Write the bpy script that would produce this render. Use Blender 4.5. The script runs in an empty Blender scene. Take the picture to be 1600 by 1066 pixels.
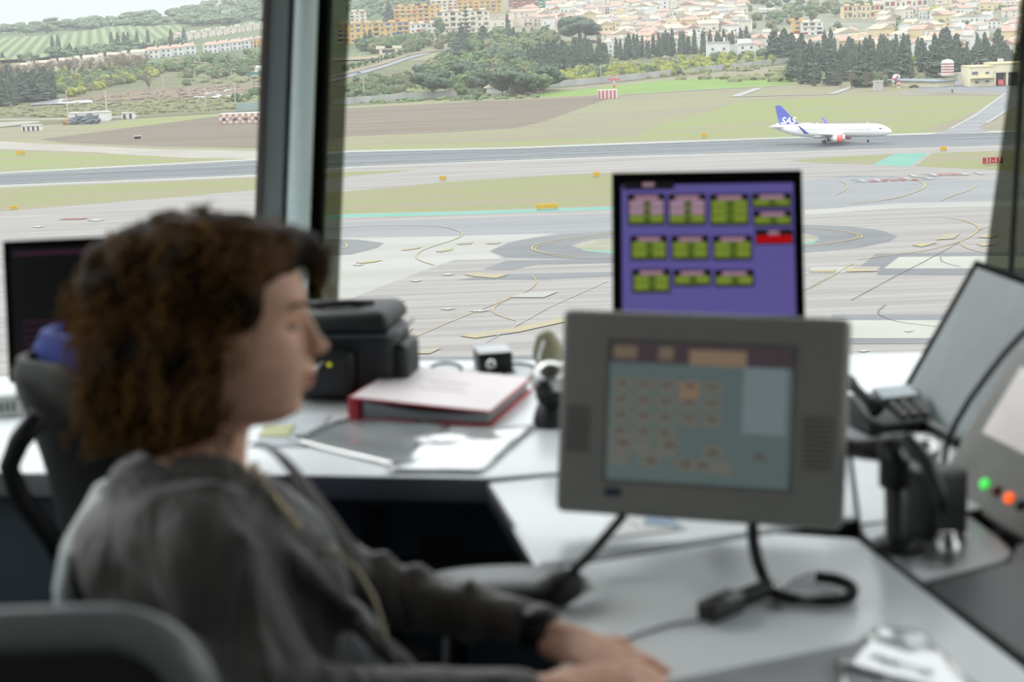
import bpy, bmesh, math, random
from mathutils import Vector, Matrix, noise
sc = bpy.context.scene
COL = sc.collection
rnd = random.Random(7)
V = Vector
# ------------------------------------------------------------------ camera geometry (metres; tower floor z = 0)
FPX = 2600.0
CAM = V((0, 0, 1.52))
GZ = 1.52 - 45.0                      # airfield level
ROLL = math.atan(0.0375)
PITCH = math.atan(520 * math.cos(ROLL) / FPX)
FW = V((0, math.cos(PITCH), -math.sin(PITCH)))
_r0 = V((1, 0, 0)); _u0 = V((0, math.sin(PITCH), math.cos(PITCH)))
RT = _r0 * math.cos(ROLL) - _u0 * math.sin(ROLL)
UP = _u0 * math.cos(ROLL) + _r0 * math.sin(ROLL)
def ray(x, y):
    return FW + RT * ((x - 800) / FPX) + UP * ((533 - y) / FPX)
def atY(x, y, Y):
    d = ray(x, y); return CAM + d * (Y / d.y)
def atz(x, y, z):
    d = ray(x, y); return CAM + d * ((z - CAM.z) / d.z)
def pix(p):
    d = V(p) - CAM; w = d.dot(FW)
    return (800 + FPX * d.dot(RT) / w, 533 - FPX * d.dot(UP) / w)
cd = bpy.data.cameras.new('camera'); cam = bpy.data.objects.new('camera', cd); COL.objects.link(cam)
cd.sensor_width = 36; cd.lens = FPX * 36 / 1600; cd.clip_end = 20000; cd.clip_start = 0.05
M4 = Matrix((RT, UP, -FW)).transposed().to_4x4(); M4.translation = CAM
cam.matrix_world = M4
cd.dof.use_dof = True; cd.dof.focus_distance = 300; cd.dof.aperture_fstop = 4.6
sc.camera = cam
sc.view_settings.view_transform = 'Standard'; sc.view_settings.look = 'None'
sc.view_settings.exposure = 0; sc.view_settings.gamma = 1
try:
    sc.cycles.use_denoising = True; sc.cycles.max_bounces = 8; sc.cycles.transparent_max_bounces = 12
    sc.cycles.sample_clamp_indirect = 6
    sc.cycles.caustics_reflective = False; sc.cycles.caustics_refractive = False
except Exception: pass
# ------------------------------------------------------------------ materials
def lin(c):
    out = []
    for v in c[:3]:
        v = v / 255.0
        out.append(v / 12.92 if v <= 0.04045 else ((v + 0.055) / 1.055) ** 2.4)
    return out
def mat(name, srgb, k=1.0, rough=0.6, metal=0.0, var=0.12, scale=8.0, bump=0.0, spec=0.5, stretch=None, emit=None, estr=1.0,
        second=None, fac=(0.35, 0.65), coord='Object', sheen=0, trans=0, coat=0):
    """principled material with procedural noise variation; k divides the albedo (light level)"""
    m = bpy.data.materials.new(name); m.use_nodes = True
    nt = m.node_tree; N = nt.nodes; L = nt.links
    b = N['Principled BSDF']
    c1 = [min(v / k, 0.95) for v in lin(srgb)]
    c2 = [min(v / k, 0.95) for v in lin(second)] if second else [max(0, v * (1 - 2 * var)) for v in c1]
    b.inputs['Roughness'].default_value = rough; b.inputs['Metallic'].default_value = metal
    b.inputs['Specular IOR Level'].default_value = spec
    if sheen: b.inputs['Sheen Weight'].default_value = sheen
    if coat: b.inputs['Coat Weight'].default_value = coat
    tc = N.new('ShaderNodeTexCoord'); mp = N.new('ShaderNodeMapping')
    if stretch: mp.inputs['Scale'].default_value = stretch
    L.new(tc.outputs[coord], mp.inputs['Vector'])
    nz = N.new('ShaderNodeTexNoise'); nz.inputs['Scale'].default_value = scale; nz.inputs['Detail'].default_value = 6
    L.new(mp.outputs['Vector'], nz.inputs['Vector'])
    cr = N.new('ShaderNodeValToRGB')
    cr.color_ramp.elements[0].position = fac[0]; cr.color_ramp.elements[1].position = fac[1]
    cr.color_ramp.elements[0].color = (*c2, 1); cr.color_ramp.elements[1].color = (*c1, 1)
    L.new(nz.outputs['Fac'], cr.inputs['Fac']); L.new(cr.outputs['Color'], b.inputs['Base Color'])
    if bump:
        bp = N.new('ShaderNodeBump'); bp.inputs['Strength'].default_value = bump
        L.new(nz.outputs['Fac'], bp.inputs['Height']); L.new(bp.outputs['Normal'], b.inputs['Normal'])
    if emit:
        b.inputs['Emission Color'].default_value = (*lin(emit), 1); b.inputs['Emission Strength'].default_value = estr
    return m
KO = 2.9      # light level outdoors on level ground
def omat(name, srgb, second=None, scale=0.03, k=KO, **kw):
    kw.setdefault('rough', 0.9); kw.setdefault('spec', 0.1)
    return mat(name, srgb, k=k, second=second, scale=scale, **kw)
# ------------------------------------------------------------------ object helpers
def tag(o, label=None, cat=None, group=None, kind=None):
    if label: o['label'] = label
    if cat: o['category'] = cat
    if group: o['group'] = group
    if kind: o['kind'] = kind
    return o
def empty(name, loc=(0, 0, 0), rz=0.0):
    o = bpy.data.objects.new(name, None); COL.objects.link(o); o.location = loc; o.rotation_euler = (0, 0, rz)
    o.empty_display_size = 0.1
    return o
class MB:
    def __init__(s): s.v = []; s.f = []
    def add(s, vs, fs):
        n = len(s.v); s.v += [V(p) for p in vs]; s.f += [tuple(i + n for i in f) for f in fs]; return s
    def box(s, c, d, rz=0.0, M=None):
        hx, hy, hz = d[0] / 2, d[1] / 2, d[2] / 2
        vs = [V((x, y, z)) for z in (-hz, hz) for x, y in ((-hx, -hy), (hx, -hy), (hx, hy), (-hx, hy))]
        R = M if M is not None else Matrix.Rotation(rz, 3, 'Z')
        vs = [R @ p + V(c) for p in vs]
        return s.add(vs, [(3, 2, 1, 0), (4, 5, 6, 7), (0, 1, 5, 4), (1, 2, 6, 5), (2, 3, 7, 6), (3, 0, 4, 7)])
    def bar(s, a, b, w, h=None, up=V((0, 0, 1))):
        a = V(a); b = V(b); d = b - a; L = d.length; d.normalize()
        x = d.cross(up)
        if x.length < 1e-4: x = V((1, 0, 0))
        x.normalize(); y = x.cross(d)
        M = Matrix((x, d, y)).transposed()
        return s.box((a + b) / 2, (w, L, h or w), M=M)
    def tube(s, pts, r, n=8, cap=True):
        pts = [V(p) for p in pts]; rs = r if isinstance(r, (list, tuple)) else [r] * len(pts)
        base = len(s.v); ref = None
        for i, p in enumerate(pts):
            t = (pts[min(i + 1, len(pts) - 1)] - pts[max(i - 1, 0)])
            if t.length < 1e-9: t = V((0, 0, 1))
            t.normalize()
            if ref is None:
                ref = t.cross(V((0.03, 0.02, 1)));
                if ref.length < 1e-3: ref = t.cross(V((1, 0, 0)))
                ref.normalize()
            ref = (ref - t * ref.dot(t)); ref.normalize(); b = t.cross(ref)
            for k in range(n):
                a = 2 * math.pi * k / n
                s.v.append(p + (ref * math.cos(a) + b * math.sin(a)) * rs[i])
        for i in range(len(pts) - 1):
            for k in range(n):
                a = base + i * n + k; b2 = base + i * n + (k + 1) % n
                s.f.append((a, b2, b2 + n, a + n))
        if cap:
            s.f.append(tuple(base + k for k in range(n))[::-1])
            s.f.append(tuple(base + (len(pts) - 1) * n + k for k in range(n)))
        return s
    def lathe(s, prof, c=(0, 0, 0), n=24):
        base = len(s.v); c = V(c)
        for r, z in prof:
            for k in range(n):
                a = 2 * math.pi * k / n
                s.v.append(c + V((r * math.cos(a), r * math.sin(a), z)))
        for i in range(len(prof) - 1):
            for k in range(n):
                a = base + i * n + k; b2 = base + i * n + (k + 1) % n
                s.f.append((a, b2, b2 + n, a + n))
        s.f.append(tuple(base + k for k in range(n))[::-1])
        s.f.append(tuple(base + (len(prof) - 1) * n + k for k in range(n)))
        return s
    def prism(s, poly, z0, z1):
        n = len(poly); base = len(s.v)
        for z in (z0, z1):
            for p in poly: s.v.append(V((p[0], p[1], z)))
        s.f.append(tuple(base + i for i in range(n))[::-1]); s.f.append(tuple(base + n + i for i in range(n)))
        for i in range(n):
            j = (i + 1) % n; s.f.append((base + i, base + j, base + n + j, base + n + i))
        return s
    def blob(s, c, r, sub=2, amp=0.2, fr=1.0, seed=0, M=None):
        bm = bmesh.new(); bmesh.ops.create_icosphere(bm, subdivisions=sub, radius=1)
        c = V(c); r = V(r) if not isinstance(r, (int, float)) else V((r, r, r))
        vs = []
        for v in bm.verts:
            d = 1 + amp * noise.noise(v.co * fr * 2 + V((seed * 3.1, seed * 1.7, 0)))
            p = V((v.co.x * r.x * d, v.co.y * r.y * d, v.co.z * r.z * d))
            if M is not None: p = M @ p
            vs.append(p + c)
        fs = [tuple(v.index for v in f.verts) for f in bm.faces]; bm.free()
        return s.add(vs, fs)
    def mesh(s, name):
        me = bpy.data.meshes.new(name); me.from_pydata([tuple(p) for p in s.v], [], s.f); me.update(); return me
    def build(s, name, m, parent=None, smooth=False, bevel=0, segs=2, loc=None, fixn=True):
        me = s.mesh(name)
        if fixn:
            bm = bmesh.new(); bm.from_mesh(me); bmesh.ops.recalc_face_normals(bm, faces=bm.faces); bm.to_mesh(me); bm.free()
        if smooth:
            for p in me.polygons: p.use_smooth = True
        me.materials.append(m)
        o = bpy.data.objects.new(name, me); COL.objects.link(o)
        if parent: o.parent = parent
        if loc is not None: o.location = loc
        if bevel:
            b = o.modifiers.new('bevel', 'BEVEL'); b.width = bevel; b.segments = segs; b.limit_method = 'ANGLE'; b.angle_limit = math.radians(40)
            for p in me.polygons: p.use_smooth = True
        return o
def smooth_mod(o, sub=1):
    m = o.modifiers.new('sub', 'SUBSURF'); m.levels = sub; m.render_levels = sub
def kids(o): return [c for c in bpy.data.objects if c.parent == o]
def copy_thing(parts, loc, rz, sc_=1.0):
    """parts = (root, [(child, [subchildren])]) ; copy_thing copies the thing and every part, sharing mesh data"""
    root, ch = parts
    r = root.copy(); COL.objects.link(r); r.location = loc; r.rotation_euler = (0, 0, rz)
    r.scale = (sc_, sc_, sc_) if isinstance(sc_, (int, float)) else sc_
    for c, subs in ch:
        k = c.copy(); COL.objects.link(k); k.parent = r
        for g in subs:
            h = g.copy(); COL.objects.link(h); h.parent = k
    return r
def text(body, size, m, name, parent=None, M=None, depth=0.0, shear=0.0, bold=0.0, align='CENTER'):
    cu = bpy.data.curves.new(name, 'FONT'); cu.body = body; cu.size = size; cu.align_x = align; cu.align_y = 'CENTER'
    cu.extrude = depth; cu.shear = shear; cu.offset = bold; cu.resolution_u = 3
    t = bpy.data.objects.new(name + '_c', cu); COL.objects.link(t)
    bpy.context.view_layer.update()
    dg = bpy.context.evaluated_depsgraph_get()
    me = bpy.data.meshes.new_from_object(t.evaluated_get(dg)); me.name = name
    bpy.data.objects.remove(t); me.materials.clear(); me.materials.append(m)
    o = bpy.data.objects.new(name, me); COL.objects.link(o)
    if parent: o.parent = parent
    if M is not None: o.matrix_local = M
    return o
# ------------------------------------------------------------------ sky: overcast, three times brighter overhead
w = bpy.data.worlds.new('world'); sc.world = w; w.use_nodes = True
nt = w.node_tree; N = nt.nodes; L = nt.links
bg = N['Background']; tc = N.new('ShaderNodeTexCoord'); sx = N.new('ShaderNodeSeparateXYZ'); cr = N.new('ShaderNodeValToRGB')
L.new(tc.outputs['Generated'], sx.inputs[0]); L.new(sx.outputs['Z'], cr.inputs['Fac'])
e = cr.color_ramp.elements
e[0].position = 0.0; e[0].color = (0.33, 0.35, 0.36, 1)
e[1].position = 1.0; e[1].color = (1.65, 1.7, 1.76, 1)
x_ = cr.color_ramp.elements.new(0.06); x_.color = (0.37, 0.39, 0.40, 1)
x_ = cr.color_ramp.elements.new(0.25); x_.color = (0.93, 0.96, 0.98, 1)
x_ = cr.color_ramp.elements.new(0.5); x_.color = (1.38, 1.42, 1.46, 1)
L.new(cr.outputs['Color'], bg.inputs['Color']); bg.inputs['Strength'].default_value = 2.0
sd = bpy.data.lights.new('sun', 'SUN'); sd.energy = 0.9; sd.angle = math.radians(25); sd.color = (1, 0.97, 0.92)
so = bpy.data.objects.new('sun', sd); COL.objects.link(so); so.rotation_euler = (math.radians(-38), math.radians(-28), 0); so.location = (0, 0, 30)
# ------------------------------------------------------------------ haze over the airfield
hm_ = bpy.data.materials.new('haze'); hm_.use_nodes = True; hn = hm_.node_tree.nodes; hn.remove(hn['Principled BSDF'])
vs_ = hn.new('ShaderNodeVolumeScatter'); vs_.inputs['Density'].default_value = 0.00018; vs_.inputs['Color'].default_value = (0.56, 0.57, 0.585, 1)
hm_.node_tree.links.new(vs_.outputs[0], hn['Material Output'].inputs['Volume'])
hz = MB().box((0, 3506, GZ + 95), (17000, 6988, 230)).build('haze', hm_); tag(hz, 'thin pale haze hanging over the airfield and the town', 'haze', kind='stuff')
# ------------------------------------------------------------------ terrain
TT = [(-0.42, [(1000, 0), (1400, 9), (2200, 27), (2700, 36), (3300, 20), (6000, 0)]),
      (-0.308, [(1000, 0), (1400, 9), (2200, 29), (2700, 38), (3300, 22), (6000, 0)]),
      (-0.21, [(1000, 0), (1400, 9), (2200, 30), (2700, 50), (3300, 40), (6000, 30)]),
      (-0.154, [(1000, 0), (1400, 9), (2200, 33), (2700, 60), (3300, 75), (6000, 150)]),
      (-0.077, [(1000, 0), (1400, 14), (2200, 49), (2700, 75), (3300, 100), (6000, 200)]),
      (0.077, [(1000, 0), (1300, 4), (1500, 14), (2200, 47), (2700, 80), (6000, 230)]),
      (0.308, [(1000, 0), (1300, 0), (1500, 4), (2200, 34), (2700, 62), (6000, 220)]),
      (0.42, [(1000, 0), (1300, 0), (1500, 4), (2200, 31), (2700, 59), (6000, 200)])]
def _prof(p, d):
    if d <= p[0][0]: return 0.0
    for (a, ha), (b, hb) in zip(p, p[1:]):
        if d <= b: return ha + (hb - ha) * (d - a) / (b - a)
    return p[-1][1]
def terr(X, Y):
    if Y < 900: return GZ
    t = X / Y; t = max(-0.42, min(0.42, t))
    for (ta, pa), (tb, pb) in zip(TT, TT[1:]):
        if t <= tb:
            f = (t - ta) / (tb - ta)
            return GZ + _prof(pa, Y) * (1 - f) + _prof(pb, Y) * f
    return GZ
def ong(x, y, lift=0.0):
    """where the line of sight meets the ground"""
    d = ray(x, y); 
    Y = 60.0; step = 8.0
    while Y < 5900:
        p = CAM + d * (Y / d.y)
        if p.z <= terr(p.x, Y):
            lo, hi = Y - step, Y
            for _ in range(18):
                m = (lo + hi) / 2; q = CAM + d * (m / d.y)
                if q.z <= terr(q.x, m): hi = m
                else: lo = m
            q = CAM + d * (hi / d.y); return V((q.x, q.y, terr(q.x, q.y) + lift))
        Y += step
    q = CAM + d * (5900 / d.y); return V((q.x, q.y, terr(q.x, q.y) + lift))
LV = [0]
def gpoly(name, pts, m, lift=None, parent=None, flat=True):
    if lift is None: LV[0] += 1; lift = 0.002 * LV[0]
    mb = MB(); ps = []
    for x, y in pts:
        p = atz(x, y, GZ); ps.append(V((p.x, p.y, GZ + lift)))
    mb.v = ps; mb.f = [tuple(range(len(ps)))]
    me = mb.mesh(name); bm = bmesh.new(); bm.from_mesh(me)
    bmesh.ops.triangulate(bm, faces=bm.faces)
    for f in bm.faces:
        if f.normal.z < 0: f.normal_flip()
    bm.to_mesh(me); bm.free(); me.materials.append(m)
    o = bpy.data.objects.new(name, me); COL.objects.link(o)
    if parent: o.parent = parent
    else: o['kind'] = 'structure'
    return o
def drape(name, top, bot, m, lift=0.3, nx=30, ny=10, parent=None):
    def samp(pl, f):
        x = pl[0][0] + (pl[-1][0] - pl[0][0]) * f
        for a, b in zip(pl, pl[1:]):
            if x <= b[0] + 1e-6: return (x, a[1] + (b[1] - a[1]) * (x - a[0]) / (b[0] - a[0]))
        return pl[-1]
    mb = MB()
    for j in range(ny + 1):
        for i in range(nx + 1):
            a = samp(top, i / nx); b = samp(bot, i / nx); g = j / ny
            mb.v.append(ong(a[0] * (1 - g) + b[0] * g, a[1] * (1 - g) + b[1] * g, lift))
    for j in range(ny):
        for i in range(nx):
            a = j * (nx + 1) + i; mb.f.append((a, a + nx + 1, a + nx + 2, a + 1))
    o = mb.build(name, m, parent, fixn=False)
    if not parent: o['kind'] = 'structure'
    return o
def line(pts, wd, m, parent, lift=0.14, name='painted_line', smooth=True, wpx=None):
    """a painted line on the ground following picture points (Catmull-Rom smoothed), wd metres wide"""
    g = [atz(x, y, GZ) for x, y in pts]
    if smooth and len(g) > 2:
        out = []
        for i in range(len(g) - 1):
            p0 = g[max(i - 1, 0)]; p1 = g[i]; p2 = g[i + 1]; p3 = g[min(i + 2, len(g) - 1)]
            for k in range(8):
                t = k / 8
                out.append(0.5 * ((2 * p1) + (p2 - p0) * t + (2 * p0 - 5 * p1 + 4 * p2 - p3) * t * t + (3 * p1 - p0 - 3 * p2 + p3) * t ** 3))
        out.append(g[-1]); g = out
    mb = MB()
    for i, p in enumerate(g):
        t = g[min(i + 1, len(g) - 1)] - g[max(i - 1, 0)]; t.z = 0; t.normalize(); n = V((-t.y, t.x, 0)) * wd / 2
        mb.v += [V((p.x + n.x, p.y + n.y, GZ + lift)), V((p.x - n.x, p.y - n.y, GZ + lift))]
        if i: k = 2 * i; mb.f.append((k - 2, k - 1, k + 1, k))
    return mb.build(name, m, parent, fixn=False)
# ------------------------------------------------------------------ ground
G_grass = omat('grass_base', (186, 186, 142), (184, 174, 150), scale=0.03, stretch=(0.4, 1.8, 1), fac=(0.4, 0.6))
G_green = omat('grass_green', (178, 192, 118), (188, 182, 148), scale=0.04, stretch=(0.3, 2, 1), fac=(0.34, 0.6))
G_olive = omat('grass_olive', (180, 184, 128), (190, 178, 152), scale=0.05, stretch=(0.25, 2, 1), fac=(0.36, 0.56))
G_bright = omat('crop_green', (170, 204, 110), (158, 192, 104), scale=0.05)
G_soil = omat('ploughed_soil', (170, 158, 140), (152, 138, 120), scale=0.03, stretch=(0.3, 3, 1))
G_scrub = omat('scrub_ground', (160, 164, 118), (140, 140, 108), scale=0.04, stretch=(0.4, 2, 1))
G_reed = omat('reed_ground', (176, 156, 132), (150, 134, 110), scale=0.08, stretch=(0.4, 2, 1))
G_water = omat('mud_water', (208, 206, 206), (186, 184, 184), scale=0.06, rough=0.3, spec=0.4)
G_asph = omat('runway_asphalt', (168, 173, 176), (140, 146, 150), scale=0.02, stretch=(0.1, 4, 1))
G_asph2 = omat('taxiway_asphalt', (196, 198, 199), (178, 180, 182), scale=0.03, stretch=(0.2, 3, 1))
G_dark = omat('dark_asphalt', (172, 174, 176), (156, 158, 161), scale=0.05, stretch=(0.4, 1.5, 1))
G_conc = omat('apron_concrete', (210, 206, 200), (188, 183, 178), scale=0.35, stretch=(0.05, 1.3, 1), fac=(0.36, 0.6))
G_conc2 = omat('pale_concrete', (226, 226, 218), (214, 213, 204), scale=0.05, stretch=(0.3, 2, 1))
G_whit = omat('white_concrete', (234, 234, 222), (220, 219, 205), scale=0.05)
G_road = omat('pale_road', (222, 216, 202), (208, 202, 190), scale=0.05)
G_teal = omat('green_paint', (146, 214, 192), (160, 218, 200), scale=0.1)
G_yel = omat('yellow_paint', (232, 208, 136), (224, 210, 170), k=2.7, scale=0.3)
G_yel2 = omat('faded_yellow_paint', (222, 212, 176), (216, 208, 186), k=2.8, scale=0.3)
G_wht = omat('white_paint', (232, 234, 232), (214, 216, 214), scale=0.3)
G_red = omat('red_paint', (206, 120, 110), (212, 150, 140), scale=0.3)
G_seam = omat('seam_dark', (160, 160, 162), scale=0.3)
G_vine = omat('vineyard_rows', (172, 188, 132), (132, 156, 112), scale=0.05)
G_hill = omat('hill_green', (150, 166, 118), (120, 140, 104), scale=0.008, stretch=(1, 1.5, 1))
# vineyard stripes: wave texture along the rows
def wave_mat(m, c1, c2, sc_=0.09, rot=0.6):
    nt = m.node_tree; N = nt.nodes; L = nt.links
    wv = N.new('ShaderNodeTexWave'); wv.inputs['Scale'].default_value = sc_; wv.inputs['Distortion'].default_value = 0.0
    tc = N.new('ShaderNodeTexCoord'); mp = N.new('ShaderNodeMapping'); mp.inputs['Rotation'].default_value = (0, 0, rot)
    L.new(tc.outputs['Object'], mp.inputs['Vector']); L.new(mp.outputs['Vector'], wv.inputs['Vector'])
    cr = N.new('ShaderNodeValToRGB'); cr.color_ramp.elements[0].color = (*[v / KO for v in lin(c1)], 1); cr.color_ramp.elements[1].color = (*[v / KO for v in lin(c2)], 1)
    L.new(wv.outputs['Fac'], cr.inputs['Fac']); L.new(cr.outputs['Color'], N['Principled BSDF'].inputs['Base Color'])
wave_mat(G_vine, (186, 202, 144), (124, 146, 102), 0.026, -0.235)
# base terrain mesh
mb = MB(); cols = [-3, -2, -1.4, -1.0, -0.8, -0.7] + [-0.6 + 0.03 * i for i in range(41)] + [0.7, 0.8, 1.0, 1.4, 2, 3]
rows = [40, 80, 150, 300, 500, 700, 900, 1000, 1100, 1200, 1300, 1400, 1500, 1700, 1900, 2200, 2450, 2700, 3000, 3300, 4000, 5000, 6000]
for Yv in rows:
    for t in cols: X = t * Yv; mb.v.append(V((X, Yv, terr(X, Yv))))
nc = len(cols)
for j in range(len(rows) - 1):
    for i in range(nc - 1):
        a = j * nc + i; mb.f.append((a, a + 1, a + nc + 1, a + nc))
mb.v += [V((-9000, -6000, GZ - 2)), V((9000, -6000, GZ - 2)), V((9000, 45, GZ - .4)), V((-9000, 45, GZ - .4)), V((9000, 7000, GZ - 3)), V((-9000, 7000, GZ - 3))]; q_ = len(mb.v) - 6; mb.f += [(q_, q_ + 1, q_ + 2, q_ + 3), (q_ + 3, q_ + 2, q_ + 4, q_ + 5)]
terrain = mb.build('ground_terrain', G_grass, fixn=False); terrain['kind'] = 'structure'
drape('scrub_land', [(-60, 105), (430, 100), (640, 95), (1230, 70), (1680, 60)], [(-60, 204), (200, 186), (425, 172), (640, 160), (830, 141), (955, 130), (1180, 106), (1236, 100), (1250, 128), (1450, 128), (1680, 112)], G_scrub, lift=0.13, nx=80, ny=30)
drape('hill_slope', [(-60, 48), (120, 40), (240, 28), (430, 6), (640, -12)], [(-60, 112), (240, 100), (430, 94), (640, 90)], G_hill, lift=0.6, nx=40, ny=14)
drape('vineyard_slope', [(-60, 66), (90, 60), (190, 44), (290, 44)], [(-60, 104), (60, 98), (150, 84), (280, 72), (290, 70)], G_vine, lift=4, nx=24, ny=10)
drape('vineyard_terrace', [(290, 52), (340, 40), (430, 30)], [(290, 56), (340, 50), (430, 42)], omat('terrace_green', (168, 186, 130), (140, 160, 112), scale=0.02), lift=1.2, nx=12, ny=4)
G = gpoly
G('ploughed_field', [(60, 218), (200, 200), (345, 181), (430, 173), (545, 169), (700, 161), (830, 155), (935, 149), (955, 153), (905, 170), (850, 190), (800, 201), (700, 207), (547, 213), (430, 232), (250, 229), (100, 223)], G_soil)
G('green_crop_field', [(836, 147), (960, 134), (1080, 121), (1232, 106), (1240, 131), (1186, 136), (968, 147), (828, 152)], G_bright)
G('grass_verge_green', [(120, 203), (200, 188), (345, 176), (430, 168), (430, 173), (345, 181), (200, 200)], G_green)
G('grass_field_green', [(1150, 160), (1300, 150), (1420, 149), (1570, 150), (1530, 172), (1440, 205), (1240, 214), (1000, 222), (1000, 205), (1060, 190)], G_green)
G('grass_verge_runway', [(547, 228), (800, 221), (1000, 213), (1230, 206), (1440, 196), (1440, 206), (1230, 215), (1000, 223), (800, 232), (547, 237)], G_green)
G('left_taxi_road', [(-200, 217), (0, 221), (240, 233), (430, 236), (430, 249), (300, 247), (200, 242), (150, 238), (0, 233), (-200, 228)], G_road)
G('grass_strip_left', [(-200, 232), (0, 236), (150, 240), (300, 247), (430, 250), (0, 270), (-200, 280)], G_green)
G('runway_shoulder', [(-1500, 352), (0, 269), (418, 247), (547, 235), (800, 230), (1000, 222), (1230, 214), (1600, 203), (3000, 161), (3000, 192), (1600, 235), (1230, 246), (800, 258), (547, 268), (418, 280), (0, 297), (-1500, 379)], G_conc2)
rw = G('runway', [(-1500, 356), (0, 273), (418, 251), (547, 239), (800, 233.5), (1000, 226), (1230, 217.5), (1600, 207), (3000, 165), (3000, 184), (1600, 226), (1230, 236.6), (1000, 243), (800, 250), (547, 260), (418, 272), (0, 289), (-1500, 371)], G_asph)
ap = G('apron', [(-3000, 470), (-1500, 381), (-200, 308), (0, 292), (418, 275), (547, 263), (800, 252), (1230, 238), (1600, 228), (1900, 220), (2400, 210), (2800, 1000), (800, 1300), (-1800, 1300), (-5000, 1500)], G_conc)
G('grass_strip_west', [(-300, 303), (0, 294), (418, 276), (547, 268), (650, 265.5), (600, 271), (547, 276), (430, 294), (300, 306), (0, 331), (-300, 352)], G_olive)
G('grass_island', [(430, 312), (511, 302), (600, 294), (691, 285), (787, 279), (883, 273), (956, 270), (1100, 272), (1240, 286), (1284, 292), (1262, 298), (1180, 310), (956, 322), (900, 324), (720, 330), (547, 334), (430, 340)], G_olive)
G('green_paint_edge', [(430, 341), (547, 335), (720, 331), (956, 323), (1180, 311), (1180, 314), (956, 327.5), (720, 336), (547, 340), (430, 346)], G_teal)
G('grass_patch_east', [(1232, 251), (1300, 246), (1396, 241), (1386, 246), (1364, 257), (1300, 256)], G_olive)
G('green_paint_patch', [(1363, 257.5), (1400, 240.7), (1453, 238.8), (1420, 260.5)], G_teal)
G('grass_patch_runway', [(1456, 239.5), (1600, 234), (1850, 226), (1850, 279), (1600, 268), (1530, 265), (1430, 260)], G_olive)
G('taxiway_gray', [(1140, 300), (1258, 283), (1330, 274), (1420, 276), (1600, 284), (1850, 292), (1850, 320), (1600, 315), (1330, 324), (1258, 326), (1150, 324), (956, 340), (956, 365), (547, 371), (430, 374), (430, 352), (547, 347), (720, 342), (956, 334)], G_asph2)
G('pale_strip', [(1258, 329), (1400, 318), (1600, 314), (1850, 316), (1850, 322), (1600, 322), (1400, 326), (1258, 336)], G_conc2)
G('pale_slab_area', [(300, 385), (430, 374), (540, 371.5), (620, 371), (870, 365), (790, 380), (765, 393), (787, 405), (710, 407), (640, 432), (536, 472), (400, 525), (200, 600), (100, 480)], G_conc2)
G('dark_slab_west', [(400, 378), (511, 373), (560, 375), (600, 380), (590, 388), (550, 398), (500, 402), (420, 405)], G_dark)
G('dark_slab_oval', [(765, 393), (800, 378), (870, 367), (956, 361), (1100, 356), (1258, 352), (1330, 354), (1380, 361), (1402, 370), (1390, 378), (1340, 388), (1258, 395), (1100, 402), (956, 406), (850, 404), (790, 402)], G_dark)
G('island_edge_green', [(910, 390), (956, 386), (1060, 384), (1200, 378), (1272, 371), (1280, 374), (1270, 381), (1200, 388), (1060, 395), (956, 396.5), (912, 392)], G_teal)
G('gravel_island', [(892, 384), (925, 375), (960, 372), (1060, 370), (1200, 365), (1260, 366), (1280, 371), (1270, 378), (1200, 385), (1060, 392), (956, 393), (910, 390)], omat('gravel', (212, 210, 194), (184, 184, 150), scale=0.1))
G('dark_strip_north', [(756, 421), (790, 408), (965, 404), (1100, 401), (1100, 409), (965, 411), (840, 413), (800, 422)], G_dark)
G('dark_strip_south', [(716, 438), (770, 429), (965, 425), (1100, 422), (1100, 430), (965, 432), (850, 437)], G_dark)
G('dark_slab_east', [(1345, 416), (1369, 397), (1560, 394), (1800, 391), (1800, 430), (1370, 430), (1376, 416)], G_dark)
G('white_slab', [(1381, 420), (1405, 402), (1519, 401), (1800, 399), (1800, 419), (1512, 420)], G_whit)
G('dark_band_far', [(1300, 492), (1490, 492), (1800, 492), (1800, 501), (1300, 501)], G_dark)
G('white_band', [(1290, 501), (1800, 501), (1800, 529), (1290, 529)], G_whit)
G('dark_band_near', [(1290, 529), (1800, 529), (1800, 538), (1290, 538)], G_dark)
G('concrete_streak', [(1268, 418), (1334, 417), (1328, 427), (1264, 427)], G_conc2)
G('exit_road', [(1455, 210), (1490, 200), (1504, 190), (1540, 166), (1571, 145), (1640, 120), (1720, 130), (1600, 160), (1567, 174), (1541, 192), (1530, 200), (1545, 206)], G_asph2)
G('dirt_strip', [(1405, 144), (1430, 139), (1500, 141), (1580, 143), (1565, 149), (1490, 148), (1410, 149)], omat('dirt', (196, 190, 178), (176, 170, 150), scale=0.08))
G('forecourt', [(1432, 140), (1462, 126), (1518, 127), (1640, 127), (1640, 140), (1572, 144), (1490, 143)], omat('forecourt_asphalt', (184, 187, 192), (168, 172, 178), scale=0.05))
drape('reed_bed', [(60, 160), (150, 148), (230, 140), (425, 129)], [(60, 165), (150, 163), (230, 160), (425, 148)], G_reed, lift=0.4, nx=24, ny=8)
drape('mud_flat_west', [(48, 164), (92, 156), (145, 157)], [(48, 166), (92, 164), (145, 162)], G_water, lift=0.7, nx=12, ny=3)
drape('mud_flat', [(303, 152), (322, 146), (345, 142), (412, 135)], [(303, 154), (322, 155), (364, 154), (412, 142)], G_water, lift=0.7, nx=16, ny=3)
drape('mud_flat_thin', [(222, 152.5), (260, 150), (310, 146)], [(222, 154), (260, 152), (310, 147.5)], G_water, lift=0.7, nx=10, ny=2)
drape('service_road', [(-60, 187), (120, 185), (216, 181)], [(-60, 189), (120, 187), (216, 183)], G_road, lift=0.2, nx=12, ny=1)
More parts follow.
